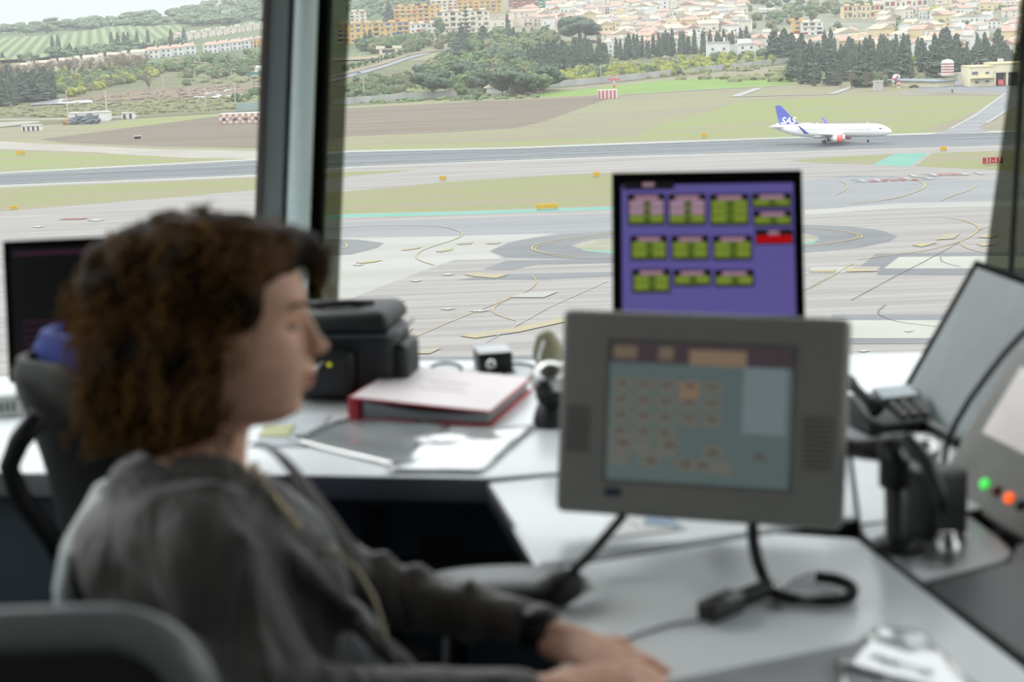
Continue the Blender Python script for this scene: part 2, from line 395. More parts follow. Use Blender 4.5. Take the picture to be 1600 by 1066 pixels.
drape('service_road_west', [(-60, 195), (40, 190), (62, 190)], [(-60, 203), (0, 199), (62, 192)], G_road, lift=0.22, nx=8, ny=1)
drape('country_road', [(510, 126), (600, 102), (640, 88), (672, 82)], [(510, 132), (600, 107), (640, 93), (672, 85)], G_asph2, lift=0.5, nx=14, ny=1)
drape('road_verge', [(510, 122), (600, 98), (640, 85), (690, 79)], [(510, 126), (600, 102), (640, 88), (690, 80)], omat('verge_tan', (206, 192, 158), scale=0.05), lift=0.9, nx=14, ny=1)
drape('sports_ground', [(520, 92), (560, 90), (600, 87)], [(520, 97), (560, 95), (600, 92)], omat('sand_court', (214, 196, 160), scale=0.05), lift=0.9, nx=6, ny=1)
def path(pts, wd, name='footpath'):
    o = line(pts, wd, G_conc2, None, lift=0.22, name=name, smooth=False); o['kind'] = 'structure'
path([(968, 149), (1100, 140.5), (1213, 135)], 3); path([(1145, 151.5), (1300, 147.5), (1345, 131)], 4); path([(1150, 151), (1186, 138)], 5)
# runway paint
line([(-1500, 355), (0, 272), (418, 250), (547, 238.5), (800, 233), (1000, 225.5), (1230, 217), (1600, 206.5), (3000, 164.5)], 2.2, G_wht, rw, lift=0.14, smooth=False, name='edge_line')
line([(-1500, 370), (0, 288), (418, 271.5), (547, 259.5), (800, 249.5), (1000, 242.5), (1230, 236), (1600, 225.5), (3000, 183.5)], 1.6, G_wht, rw, lift=0.14, smooth=False, name='edge_line')
for a, b in (((612, 248), (748, 242.6)), ((888, 236.8), (1033, 232)), ((1180, 226.7), (1330, 222)), ((1488, 217.2), (1640, 213)), ((125, 271), (240, 266)), ((845, 240), (870, 239)), ((358, 260), (418, 257))):
    line([a, b], 1.5, G_wht, rw, lift=0.14, smooth=False, name='centre_dash')
line([(1485, 202), (1525, 180), (1545, 165), (1571, 146)], 1.2, G_wht, None, lift=0.14, name='exit_road_line')['kind'] = 'structure'
line([(1541, 193), (1560, 181), (1580, 168), (1600, 158)], 1.2, G_wht, None, lift=0.14, name='exit_road_line')['kind'] = 'structure'
LY = 0.14
def yl(pts, wd=0.5, m=None, smooth=True): line(pts, wd * .62, m or G_yel, ap, lift=LY, name='painted_line', smooth=smooth)
yl([(511, 358), (600, 353), (680, 354), (715, 361), (722, 367), (710, 375), (670, 388), (652, 398), (655, 407), (678, 415)], 0.6, G_yel2)
yl([(1000, 358), (900, 372), (846, 381), (831, 389), (845, 395), (890, 403), (1000, 404), (1150, 400)], 0.5); yl([(990, 361), (900, 375), (850, 383), (836, 390), (850, 395), (900, 402)], 0.4)
yl([(1150, 356), (1258, 357), (1310, 361), (1344, 368), (1340, 374), (1300, 381), (1230, 388), (1150, 393)], 0.5); yl([(1300, 362), (1338, 368), (1334, 374), (1290, 381)], 0.4)
yl([(500, 380), (535, 380), (542, 384), (536, 389), (500, 392)], 0.5)
yl([(1258, 276), (1380, 276), (1430, 282), (1445, 290), (1432, 300), (1390, 312), (1330, 319)], 0.7)
yl([(1526, 290), (1515, 298), (1490, 306), (1470, 314)], 0.5); yl([(1310, 283), (1324, 290), (1320, 298), (1305, 306)], 0.4)
yl([(1472, 340), (1505, 345), (1528, 355), (1526, 363), (1502, 377), (1450, 391), (1380, 401), (1340, 406)], 0.5); yl([(1640, 352), (1560, 353), (1528, 360)], 0.4); yl([(1502, 377), (1506, 386), (1545, 397), (1620, 402)], 0.4)
yl([(830, 431), (838, 441), (826, 454), (790, 470), (772, 482), (776, 492), (806, 502)], 0.35); yl([(640, 531), (700, 505), (760, 481), (800, 465)], 0.35, smooth=False)
yl([(1264, 452), (1300, 432), (1333, 412)], 0.35, G_yel, False)
yl([(1250, 457), (1290, 435)], 0.3, G_wht, False); yl([(760, 536), (860, 480), (950, 440)], 0.3, G_wht, False)
yl([(1330, 470), (1400, 432), (1440, 412), (1500, 379)], 0.25, G_seam, False); yl([(1384, 477), (1372, 488), (1380, 496), (1410, 505), (1470, 512)], 0.25, G_seam); yl([(1470, 402), (1473, 410), (1500, 418)], 0.25, G_seam)
G_pat = omat('worn_yellow_marking', (224, 208, 160), (208, 202, 190), k=2.9, scale=0.5, stretch=(.4, 1.6, 1), fac=(.42, .58))
def patch(pts, m, name='painted_marking'):
    mb = MB(); mb.v = [V((p.x, p.y, GZ + 0.15)) for p in (atz(x, y, GZ) for x, y in pts)]; mb.f = [tuple(range(len(pts)))[::-1]]
    return mb.build(name, m, ap, fixn=False)
for p in ([(725, 430), (745, 427), (795, 430), (775, 436), (740, 433)], [(1462, 376), (1475, 367), (1500, 366), (1490, 374)], [(1424, 384), (1442, 380), (1466, 380), (1440, 387)], [(1528, 372), (1545, 365), (1562, 366), (1550, 373)], [(1525, 382), (1555, 380), (1552, 384), (1535, 386)], [(718, 526), (800, 514), (880, 498), (884, 504), (812, 520), (742, 530)], [(630, 515), (646, 513), (640, 520), (630, 520)],
          [(625, 392), (660, 386), (655, 389), (636, 392)], [(680, 394), (708, 388), (706, 392), (688, 395)], [(712, 382), (740, 378), (736, 382), (718, 383)], [(758, 381), (784, 379), (778, 382), (762, 382)], [(556, 411), (600, 407), (584, 411), (560, 413)], [(632, 549), (690, 545), (672, 554), (634, 554)], [(1266, 423), (1308, 422), (1304, 426), (1264, 426)], [(1322, 421), (1372, 420), (1370, 425), (1320, 426)],
          [(225, 357), (285, 353), (300, 356), (240, 361)]):
    patch(p, G_pat)
patch([(815, 460), (845, 458), (872, 457), (850, 466), (800, 466)], G_conc2)
for p in ([(1375, 283), (1378, 281), (1415, 280), (1416, 281.5)], [(1458, 275), (1462, 272.5), (1500, 271), (1496, 274)], [(90, 344), (104, 342.5), (140, 341.5), (128, 343.5)]): patch(p, G_red)
# mirrored runway numbers painted red and white on the taxiway
def ground_text(s, x, y, size, m, flip=1):
    p = atz(x, y, GZ); M = Matrix.Translation((p.x, p.y, GZ + 0.16)) @ Matrix.Diagonal((1.0, 1.0, 1, 1))
    text(s, size, m, 'runway_number', ap, M, bold=0.1)
ground_text('31-13', 1395, 281.5, 9, G_wht)
ground_text('13-31', 1478, 273.5, 9, G_wht)
ground_text('31-13', 1396, 283, 5.5, G_red)
# swirl: white scribble marks near the window
for (x, y, w_) in ((1358, 556, 46), (1375, 562, 30), (1350, 550, 20), (1420, 519, 16), (1340, 560, 30), (750, 487, 40), (700, 484, 30), (620, 472, 30), (650, 440, 20), (560, 415, 20), (700, 430, 24), (150, 345, 30), (60, 355, 20)):
    patch([(x - w_ / 2, y), (x, y - 1.6), (x + w_ / 2, y - 1), (x, y + 1.6)], G_wht)
# taxi edge signs
def sign(x, y, c, wid, h, label, txt=None, tcol=None):
    p = atz(x, y, GZ); r = empty('taxiway_sign', p)
    MB().box((0, 0, h * 0.62), (wid, 0.4, h * 0.8)).build('sign_board', c, r)
    for s in (-1, 1): MB().box((s * wid * 0.35, 0, h * 0.11), (0.15, 0.15, h * 0.24)).build('post', G_wht, r)
    if txt:
        M = Matrix.Translation((0, -0.25, h * 0.62)) @ Matrix.Rotation(math.pi / 2, 4, 'X'); text(txt, h * 0.9, tcol, 'sign_text', r, M)
    tag(r, label, 'sign')
S_y = omat('sign_yellow', (232, 190, 70), k=1.4, scale=2); S_r = omat('sign_red', (190, 50, 50), k=1.4, scale=2); S_k = omat('sign_black', (50, 52, 56), k=1.4, scale=2); S_w = omat('sign_white', (235, 235, 232), k=1.5, scale=2)
sign(855, 328, S_y, 5.0, 1.4, 'low yellow taxiway sign on the green painted grass edge')
sign(932, 277, S_y, 1.8, 1.4, 'small orange marker sign on grass left of the purple monitor')
sign(1100, 216, S_y, 1.8, 1.6, 'small yellow marker box on grass beyond the runway')
sign(1474, 237, S_y, 1.8, 1.4, 'small yellow marker beside the green painted patch')
sign(692, 283, S_y, 1.8, 1.4, 'small yellow marker at the tip of the middle grass island')
sign(33, 243, S_y, 3.4, 1.6, 'low yellow sign on the brown patch near the left edge')
sign(22, 328, S_y, 2.0, 1.0, 'small orange marker at the near edge of the left grass')
sign(1551, 258, S_r, 5.2, 2.0, 'red and black runway sign on the far right grass', '31-13', S_w)
G_town = omat('town_ground', (206, 200, 184), (160, 168, 134), scale=0.02)
drape('town_ground', [(850, 4), (870, -10), (1160, -20), (1640, -36)], [(850, 50), (960, 72), (1160, 84), (1640, 80)], G_town, lift=0.8, nx=30, ny=10)
# ------------------------------------------------------------------ trees
def leafmat(n, c, c2): return mat(n, c, k=1.5, second=c2, scale=0.9, rough=0.9, spec=0.05, fac=(0.3, 0.7))
F_dark = leafmat('foliage_dark_conifer', (122, 134, 118), (88, 102, 90)); F_mid = leafmat('foliage_mid_green', (132, 150, 104), (92, 112, 78))
F_yel = leafmat('foliage_yellow_green', (188, 188, 98), (140, 152, 84)); F_olv = leafmat('foliage_olive', (152, 152, 112), (114, 120, 88))
F_brn = leafmat('foliage_bare_brown', (160, 146, 126), (124, 112, 98)); F_pine = leafmat('foliage_pine', (110, 124, 102), (76, 92, 74))
F_hil = leafmat('foliage_hill', (136, 152, 120), (108, 126, 100)); F_trk = mat('tree_bark', (120, 108, 92), rough=0.9, scale=2)
HID = V((0, -60, GZ))
def leaves(mb, cs, n, sz, seed):
    r = random.Random(seed)
    for _ in range(n):
        c, rad = r.choice(cs)
        th = r.uniform(0, 6.283); z = r.uniform(-0.7, 1); q = math.sqrt(max(0, 1 - z * z))
        p = V(c) + V((rad[0] * q * math.cos(th), rad[1] * q * math.sin(th), rad[2] * z)) * r.uniform(0.95, 1.18)
        a = V((r.uniform(-1, 1), r.uniform(-1, 1), r.uniform(-1, 1))).normalized(); b = a.cross(V((r.uniform(-1, 1), r.uniform(-1, 1), 0.3))).normalized()
        s_ = sz * r.uniform(0.6, 1.3)
        mb.add([p - a * s_, p + b * s_ * 0.6, p + a * s_, p - b * s_ * 0.6], [(0, 1, 2, 3)])
def tree_proto(kind, nm, fm, seed):
    """unit trees about 10 m tall, built once; (root, parts) are then copied"""
    r = random.Random(seed); root = empty(nm, HID); mb = MB(); cs = []
    tr = MB()
    if kind == 'round':
        tr.tube([(0, 0, 0), (0.1, 0, 2), (0, 0.1, 5)], [0.35, 0.25, 0.15], 6)
        for i in range(9):
            a = r.uniform(0, 6.28); d = r.uniform(0.5, 2.6); c = (d * math.cos(a), d * math.sin(a), r.uniform(3.6, 7.6) - d * 0.4)
            rad = (r.uniform(1.6, 2.5),) * 2 + (r.uniform(1.3, 2.0),); cs.append((c, rad)); mb.blob(c, rad, 2, 0.5, 1.3, seed + i)
        leaves(mb, cs, 420, 0.42, seed)
    elif kind == 'broad':
        tr.tube([(0, 0, 0), (0.2, 0, 3), (0, 0.1, 5)], [0.6, 0.45, 0.3], 6)
        for k in range(5): a = k * 1.257; tr.tube([(0, 0, 3), (2.5 * math.cos(a), 2.5 * math.sin(a), 5.5)], [0.3, 0.12], 5)
        for i in range(16):
            a = r.uniform(0, 6.28); d = r.uniform(0, 5.2); c = (d * math.cos(a), d * math.sin(a), r.uniform(4.6, 8.2) - d * 0.25)
            rad = (r.uniform(1.7, 2.7),) * 2 + (r.uniform(1.2, 1.9),); cs.append((c, rad)); mb.blob(c, rad, 2, 0.5, 1.4, seed + i)
        leaves(mb, cs, 800, 0.4, seed)
    elif kind == 'bush':
        tr.tube([(0, 0, 0), (0, 0, 3)], [0.3, 0.2], 5)
        for i in range(9):
            a = r.uniform(0, 6.28); d = r.uniform(0.3, 3.6); c = (d * math.cos(a), d * math.sin(a), r.uniform(2.6, 6.6) - d * 0.5)
            rad = (r.uniform(2.0, 3.0),) * 2 + (r.uniform(2.0, 3.0),); cs.append((c, rad)); mb.blob(c, rad, 2, 0.6, 1.3, seed + i)
        leaves(mb, cs, 500, 0.5, seed)
    elif kind == 'cypress':
        tr.tube([(0, 0, 0), (0, 0, 2)], [0.25, 0.2], 5)
        for i in range(10):
            z = 0.9 + i * 0.92; w_ = 1.15 * (1 - (i / 10.5) ** 2.0) + 0.12
            c = (r.uniform(-.12, .12), r.uniform(-.12, .12), z); rad = (w_, w_, 1.0); cs.append((c, rad)); mb.blob(c, rad, 1, 0.5, 1.6, seed + i)
        leaves(mb, cs, 260, 0.34, seed)
    elif kind == 'conifer':
        tr.tube([(0, 0, 0), (0, 0, 2)], [0.3, 0.25], 5)
        for i in range(12):
            z = 1.1 + i * 0.76; w_ = 2.5 * (1 - (i / 12.2) ** 1.2) + 0.2; a = r.uniform(0, 6.28)
            c = (0.25 * w_ * math.cos(a), 0.25 * w_ * math.sin(a), z); rad = (w_, w_, 0.8); cs.append((c, rad)); mb.blob(c, rad, 2, 0.8, 1.9, seed + i)
        leaves(mb, cs, 560, 0.42, seed)
    elif kind == 'norfolk':
        tr.tube([(0, 0, 0), (0, 0, 10)], [0.25, 0.05], 5)
        for i in range(9):
            z = 2.2 + i * 0.88; w_ = 2.0 * (1 - i / 9.6) + 0.15
            for k in range(8):
                a = k * 0.785 + i; e_ = (w_ * math.cos(a), w_ * math.sin(a), z + 0.25); mb.tube([(0, 0, z), e_], [0.16, 0.05], 4); cs.append((e_, (0.3, 0.3, 0.12)))
            mb.blob((0, 0, z), (w_, w_, 0.16), 1, 0.5, 2, seed + i)
        leaves(mb, cs, 300, 0.2, seed)
    else:  # bare
        tr.tube([(0, 0, 0), (0.1, 0, 2.4)], [0.32, 0.24], 6)
        for i in range(26):
            a = r.uniform(0, 6.28); e_ = V((math.cos(a) * r.uniform(1, 3.6), math.sin(a) * r.uniform(1, 3.6), r.uniform(5.5, 9.6)))
            m_ = V((e_.x * 0.4, e_.y * 0.4, 4.5)); mb.tube([(0.1, 0, 2), m_, e_], [0.15, 0.09, 0.03], 4); cs.append((tuple(e_), (1.1, 1.1, 0.9)))
        leaves(mb, cs, 520, 0.26, seed)
    crown = mb.build('crown' if kind != 'bare' else 'twigs', fm, root, fixn=False); trunk = tr.build('trunk', F_trk, root)
    crown.location = trunk.location = (0, 0, 0)
    return [root, [(crown, []), (trunk, [])], False]
PR = {}
def proto(kind, nm, fm, n=2):
    key = (kind, nm, fm.name)
    if key not in PR: PR[key] = [tree_proto(kind, nm, fm, 11 + 7 * i + len(PR) * 13) for i in range(n)]
    return rnd.choice(PR[key])
def plant(key_args, x, y, h, label, group, wide=1.0, lift=0.0, at=None):
    pr = proto(*key_args); loc = at if at is not None else ong(x, y); loc = V(loc); loc.z += lift
    s_ = h / 10.0
    if not pr[2]:
        r = pr[0]; r.location = loc; r.rotation_euler = (0, 0, rnd.uniform(0, 6.28)); r.scale = (s_ * wide, s_ * wide, s_); pr[2] = True
        r.name = key_args[1]
    else:
        r = copy_thing((pr[0], pr[1]), loc, rnd.uniform(0, 6.28), (s_ * wide, s_ * wide, s_))
    for k in ('label', 'category', 'group'):
        if k in r: del r[k]
    tag(r, label, 'bush' if 'bush' in key_args[1] else 'tree', group)
    return r
def inpoly(x, y, P):
    c = False
    for i in range(len(P)):
        x1, y1 = P[i]; x2, y2 = P[i - 1]
        if (y1 > y) != (y2 > y) and x < (x2 - x1) * (y - y1) / (y2 - y1) + x1: c = not c
    return c
def wood(P, n, kinds, hr, label, group, wide=1.0, mind=2.2):
    xs = [p[0] for p in P]; ys = [p[1] for p in P]; pts = []; tries = 0
    while len(pts) < n and tries < 6000:
        tries += 1; x = rnd.uniform(min(xs), max(xs)); y = rnd.uniform(min(ys), max(ys))
        if not inpoly(x, y, P): continue
        if any(abs(x - a) < mind * 2 and abs(y - b) < mind * 0.6 for a, b in pts): continue
        pts.append((x, y))
    for x, y in pts:
        plant(rnd.choice(kinds), x, y, rnd.uniform(*hr), label, group, wide)
CY = ('cypress', 'cypress_tree', F_dark, 3); CO = ('conifer', 'conifer_tree', F_dark, 3); RD = ('round', 'leafy_tree', F_mid, 3)
YB = ('bush', 'citrus_bush', F_yel, 3); OB = ('bush', 'leafy_bush', F_olv, 3); GB = ('bush', 'leafy_bush', F_mid, 2); BR = ('bare', 'bare_tree', F_brn, 3)
PN = ('broad', 'umbrella_pine', F_pine, 2); HT = ('round', 'hillside_tree', F_hil, 3); NF = ('norfolk', 'norfolk_pine', F_dark, 1)
wood([(1240, 132), (1246, 100), (1300, 84), (1600, 84), (1680, 90), (1680, 118), (1440, 122), (1400, 136), (1300, 138)], 150, [CY, CY, CO, CO, CY], (9, 20), 'dark conifer in the wood right of the runway, behind the water tank', 'dark conifers on the right', 1.1)
wood([(1300, 100), (1560, 96), (1560, 112), (1300, 116)], 10, [YB], (6, 8), 'yellow-green bush glimpsed between dark conifers on the right', 'yellow bushes in the right wood', 1.0)
wood([(1345, 130), (1410, 128), (1410, 136), (1345, 136)], 5, [OB, RD], (7, 10), 'olive bush at the wood edge left of the windsock', 'bushes by the windsock', 1.0, 5)
wood([(1290, 134), (1400, 132), (1400, 139), (1295, 141)], 9, [BR], (6, 9), 'small bare tree on grass before the dark conifers', 'bare saplings on the right', 0.8)
wood([(862, 134), (880, 118), (1000, 106), (1200, 88), (1215, 102), (1000, 124)], 110, [YB, YB, YB, GB], (6, 8.5), 'yellow-green citrus bush behind the long boundary wall', 'citrus grove behind the wall', 0.95)
wood([(962, 92), (1040, 84), (1180, 76), (1180, 82), (1040, 90), (966, 96)], 40, [CY], (13, 20), 'slim dark cypress in the row above the citrus grove', 'cypress row above the citrus grove', 1.0, 2.2)
wood([(1196, 100), (1238, 92), (1238, 98), (1205, 102)], 4, [CO], (18, 22), 'broad dark conifer at the right end of the citrus grove', 'conifers ending the citrus grove', 1.3, 4)
wood([(822, 116), (860, 92), (940, 90), (950, 108), (870, 124)], 60, [CY, CO, CY], (13, 19), 'dark cypress in the dense clump left of the citrus grove', 'cypress clump at the middle', 1.2)
wood([(650, 134), (700, 100), (800, 88), (860, 112), (850, 148), (780, 152), (720, 146)], 85, [RD, PN, RD, OB], (10, 15), 'dark leafy tree in the grove beyond the ploughed field', 'grove beyond the ploughed field', 1.1, 4)
wood([(700, 84), (760, 64), (860, 60), (880, 86), (800, 90)], 60, [RD, CO, OB, HT], (10, 15), 'mixed green tree on the slope above the middle grove', 'trees on the middle slope', 1.1)
for x, y, h, wd, lab in ((676, 153, 16, 1.35, 'large spreading pine beyond the ploughed field, its trunk showing'), (720, 156, 11, 1.0, 'rounded green tree beside the small white gabled house'), (745, 158, 7, 1.1, 'low round tree left of the small gabled house'), (800, 150, 16, 1.5, 'big dark tree to the right of the small gabled house'), (845, 142, 16, 1.4, 'big dark tree where the boundary wall begins')):
    plant(PN if wd > 1.2 else RD, x, y, h, lab, None, wd)
plant(PN, 906, 66, 26, 'huge dark pine standing below the white town houses', None, 1.25)
plant(NF, 729, 76, 36, 'tall layered norfolk pine before the cream apartment block', None, 0.8)
plant(CO, 722, 82, 20, 'broad dark conifer below the layered norfolk pine', None, 1.5); plant(CO, 756, 80, 20, 'dark conifer right of the layered norfolk pine', None, 1.3)
plant(RD, 688, 56, 20, 'rounded tree before the cream apartment block', None, 0.8); plant(CO, 608, 34, 20, 'dark conifer left of the orange apartment block', None, 1.2); plant(CY, 794, 68, 26, 'single slim cypress above the middle grove', None, 0.8)
wood([(545, 128), (640, 120), (660, 140), (600, 154), (545, 154)], 60, [GB, RD, OB], (4, 6), 'small orchard tree in the plot right of the window column', 'orchard trees by the window column', 1.1, 3)
wood([(548, 88), (600, 68), (680, 62), (780, 62), (790, 72), (700, 78), (600, 84)], 50, [RD, GB, OB, RD], (9, 13), 'green tree along the foot of the apartment blocks', 'trees below the apartment blocks', 1.0)
for i in range(12): plant(RD, 541 + i * 10.5, 113 - i * 3.0, 6.5, 'small street tree beside the country road', 'street trees along the country road', 1.0)
wood([(-20, 168), (-20, 150), (70, 148), (82, 160), (20, 167)], 24, [CO, CY, CO], (15, 20), 'dark conifer in the clump at the left edge', 'conifer clump at the left edge', 1.15, 4)
plant(CY, 84, 155, 18, 'single slim cypress right of the left conifer clump', None, 1.2)
wood([(78, 146), (70, 118), (160, 110), (260, 104), (250, 122), (180, 134), (110, 152)], 110, [YB, GB, GB, OB], (5, 8), 'green or yellowish bush between terraced houses and reed bed', 'bushes above the reed bed', 1.0)
wood([(0, 122), (120, 112), (260, 104), (262, 108), (120, 118), (0, 128)], 34, [BR], (10, 14), 'bare brown tree in front of the sand-coloured terraced houses', 'bare trees before the terraced houses', 0.9)
wood([(262, 112), (290, 98), (420, 88), (425, 112), (360, 124), (290, 122)], 60, [GB, RD, OB, RD], (6, 10), 'green bush on the slope below the white villas', 'bushes below the white villas', 1.1)
plant(BR, 233, 142, 11, 'lone bare tree standing in the brown reeds', None, 1.1)
for x, y, h in ((292, 134, 5), (368, 160, 6), (385, 158, 5), (400, 152, 7), (412, 150, 7)): plant(GB, x, y, h, 'round green bush by the mud flat near the window frame', 'bushes by the mud flat', 1.1)
wood([(-30, 58), (80, 54), (200, 46), (320, 44), (430, 36), (430, 18), (300, 20), (160, 34), (60, 44), (-30, 50)], 120, [HT], (13, 18), 'distant tree in the wooded band above the vineyard', 'wooded ridge on the left', 1.9, 2.6)
wood([(0, 98), (100, 86), (240, 74), (285, 70), (285, 76), (180, 92), (60, 104)], 60, [HT, HT, CO], (9, 13), 'distant tree behind the terraced houses below the vineyard', 'trees behind the terraced houses', 1.2)
for x, y in ((175, 70), (185, 69), (195, 69), (201, 70), (215, 68), (232, 66), (83, 76), (92, 74), (268, 64), (288, 62)): plant(CY, x, y + 6, 17, 'far slim cypress standing below the vineyard slope', 'cypresses below the vineyard', 1.2)
wood([(250, 30), (300, 12), (430, 2), (430, 24), (340, 30)], 45, [HT], (13, 18), 'hazy tree on the far hill above the beige houses', 'trees on the far left hill', 1.5)
wood([(545, 36), (545, 4), (640, -4), (720, -6), (720, 8), (610, 26)], 50, [HT], (11, 15), 'tree on the green hill behind the apartment blocks', 'trees on the hill behind the apartments', 1.4)
wood([(1160, 22), (1180, 2), (1360, 0), (1360, 14), (1280, 34), (1170, 40)], 40, [RD, OB, HT], (10, 15), 'park tree in the green gap among town houses', 'park trees in the town', 1.2)
wood([(830, 60), (830, 34), (1590, 20), (1590, 66), (1100, 70)], 50, [RD, OB, HT], (8, 12), 'small tree growing between the town houses', 'trees among the town houses', 1.1, 6)
wood([(548, 60), (640, 66), (660, 74), (548, 84)], 12, [RD, CO], (9, 12), 'tree before the orange apartment block on the left', 'trees before the left orange block', 1.1)
plant(('round', 'leafy_tree', F_yel, 1), 1459, 30, 17, 'bright yellow-green tree beside the cream school building', None, 1.0)
# uncountable scrub and reeds
def scrub(name, P, n, sz, m, label, seed):
    r = random.Random(seed); mb = MB(); xs = [p[0] for p in P]; ys = [p[1] for p in P]; k = 0
    while k < n:
        x = r.uniform(min(xs), max(xs)); y = r.uniform(min(ys), max(ys))
        if not inpoly(x, y, P): continue
        k += 1; p = ong(x, y, 0.2); s_ = sz * r.uniform(0.5, 1.4)
        mb.blob(p, (s_ * 1.6, s_ * 1.6, s_), 1, 0.6, 1.5, k)
    o = mb.build(name, m, fixn=False); tag(o, label, 'scrub', kind='stuff'); return o
scrub('scrub', [(-20, 182), (-20, 170), (150, 164), (300, 156), (420, 150), (425, 166), (300, 176), (100, 184)], 420, 1.3, F_olv, 'low olive scrub between the reed bed and the service road', 3)
scrub('reeds', [(80, 161), (240, 142), (420, 131), (420, 146), (230, 158)], 420, 1.5, F_brn, 'brown reeds and dead scrub around the mud flats', 4)
scrub('hedge', [(550, 160), (700, 154), (850, 150), (850, 153), (700, 158), (550, 164)], 60, 1.2, F_mid, 'low ragged bushes along the far edge of the ploughed field', 5)
scrub('undergrowth', [(640, 150), (680, 100), (860, 80), (960, 90), (1200, 76), (1600, 78), (1600, 110), (1240, 130), (860, 120), (830, 150)], 520, 2.6, F_olv, 'tangled undergrowth beneath the woods behind the field', 6)
scrub('hill_scrub', [(250, 100), (250, 92), (430, 84), (430, 128), (300, 132)], 160, 2.4, F_olv, 'dry scrub on the slope below the white villas', 8)
# ------------------------------------------------------------------ houses
def hm(n, c): return mat(n, c, k=1.3, var=0.05, scale=0.3, rough=0.85, spec=0.1)
H_w = hm('plaster_white', (236, 236, 230)); H_c = hm('plaster_cream', (234, 226, 208)); H_y = hm('plaster_yellow', (232, 214, 172)); H_o = hm('plaster_ochre', (226, 190, 126)); H_p = hm('plaster_pink', (228, 214, 202)); H_g = hm('plaster_grey', (200, 198, 192))
H_t = hm('roof_tile', (190, 158, 142)); H_t2 = hm('roof_tan', (202, 184, 162)); H_gl = hm('window_dark', (120, 122, 126)); H_sh = hm('shutter_red', (170, 92, 84)); H_bl = hm('awning_blue', (92, 120, 180)); H_fl = hm('roof_flat', (206, 202, 196))
H_gn = hm('netting_green', (110, 160, 142)); H_bk = hm('brick_red', (188, 128, 116)); H_dk = hm('dark_opening', (92, 88, 90))
def house(wm, rm, kind, seed):
    r = random.Random(seed); root = empty('town_house', HID); w_, d_, h_ = r.uniform(8, 13), r.uniform(8, 11), r.uniform(5.5, 8)
    ch = []
    wl = MB().box((0, 0, h_ / 2 - 1), (w_, d_, h_ + 2))
    if kind == 'step': wl.box((w_ * 0.2, d_ * 0.1, h_ + 1.3), (w_ * 0.5, d_ * 0.6, 2.8))
    ch.append(wl.build('wall', wm, root))
    rf = MB()
    if kind == 'gable':
        e_ = 0.5
        rf.add([(-w_ / 2 - e_, -d_ / 2 - e_, h_), (w_ / 2 + e_, -d_ / 2 - e_, h_), (w_ / 2 + e_, d_ / 2 + e_, h_), (-w_ / 2 - e_, d_ / 2 + e_, h_), (-w_ / 2 - e_, 0, h_ + 2.2), (w_ / 2 + e_, 0, h_ + 2.2)], [(0, 1, 5, 4), (2, 3, 4, 5), (0, 4, 3), (1, 2, 5), (3, 2, 1, 0)])
    elif kind == 'gable2':
        e_ = 0.5
        rf.add([(-w_ / 2 - e_, -d_ / 2 - e_, h_), (-w_ / 2 - e_, d_ / 2 + e_, h_), (w_ / 2 + e_, d_ / 2 + e_, h_), (w_ / 2 + e_, -d_ / 2 - e_, h_), (0, -d_ / 2 - e_, h_ + 2.4), (0, d_ / 2 + e_, h_ + 2.4)], [(0, 1, 5, 4), (2, 3, 4, 5), (0, 4, 3), (1, 2, 5), (3, 2, 1, 0)])
    elif kind == 'hip':
        rf.add([(-w_ / 2 - .5, -d_ / 2 - .5, h_), (w_ / 2 + .5, -d_ / 2 - .5, h_), (w_ / 2 + .5, d_ / 2 + .5, h_), (-w_ / 2 - .5, d_ / 2 + .5, h_), (-w_ * .2, 0, h_ + 2), (w_ * .2, 0, h_ + 2)], [(0, 1, 5, 4), (1, 2, 5), (2, 3, 4, 5), (3, 0, 4), (3, 2, 1, 0)])
    else:
        rf.box((0, 0, h_ + 0.1), (w_ + 0.3, d_ + 0.3, 0.25)).box((0, -d_ / 2, h_ + 0.5), (w_, 0.3, 0.8)); rm = H_fl
    ch.append(rf.build('roof', rm, root))
    n = r.choice((2, 3)); 
    for fl in (0, 1):
        for k in range(n):
            x = -w_ / 2 + w_ * (k + 0.5) / n
            ch.append(MB().box((x, -d_ / 2 - 0.03, 1.5 + fl * 2.9), (1.3, 0.12, 1.4 if (fl or k) else 2.2)).build('window', H_gl, root))
    if r.random() < 0.6: ch.append(MB().box((w_ * 0.3, d_ * 0.1, h_ + 1.6), (0.9, 0.9, 2.4)).build('chimney', H_w, root))
    if r.random() < 0.5: ch.append(MB().box((0, -d_ / 2 - 0.7, 3.0), (w_ * 0.7, 1.4, 0.2)).box((0, -d_ / 2 - 1.35, 3.5), (w_ * 0.7, 0.1, 0.9)).build('balcony', wm, root))
    return [root, [(c, []) for c in ch], False]
HP = {}
def put_house(x, y, wm, rm, kind, label, group, s_=1.0, rz=None):
    key = (wm.name, rm.name, kind)
    if key not in HP: HP[key] = house(wm, rm, kind, 5 + len(HP) * 3)
    pr = HP[key]; loc = ong(x, y); rz = rnd.uniform(-0.7, 0.7) if rz is None else rz
    if not pr[2]: r = pr[0]; pr[2] = True; r.location = loc; r.rotation_euler = (0, 0, rz); r.scale = (s_, s_, s_)
    else: r = copy_thing((pr[0], pr[1]), loc, rz, s_)
    for k in ('label', 'category', 'group'):
        if k in r: del r[k]
    return tag(r, label, 'house', group)
kinds = ['gable', 'gable2', 'hip', 'step', 'flat']
CN = {'plaster_white': 'white', 'plaster_cream': 'cream', 'plaster_yellow': 'pale yellow', 'plaster_ochre': 'ochre', 'plaster_pink': 'pinkish', 'plaster_grey': 'grey'}
RN = {'gable': 'a tiled ridge roof', 'gable2': 'a front gable', 'hip': 'a hipped roof', 'step': 'a rooftop room', 'flat': 'a flat terrace roof'}
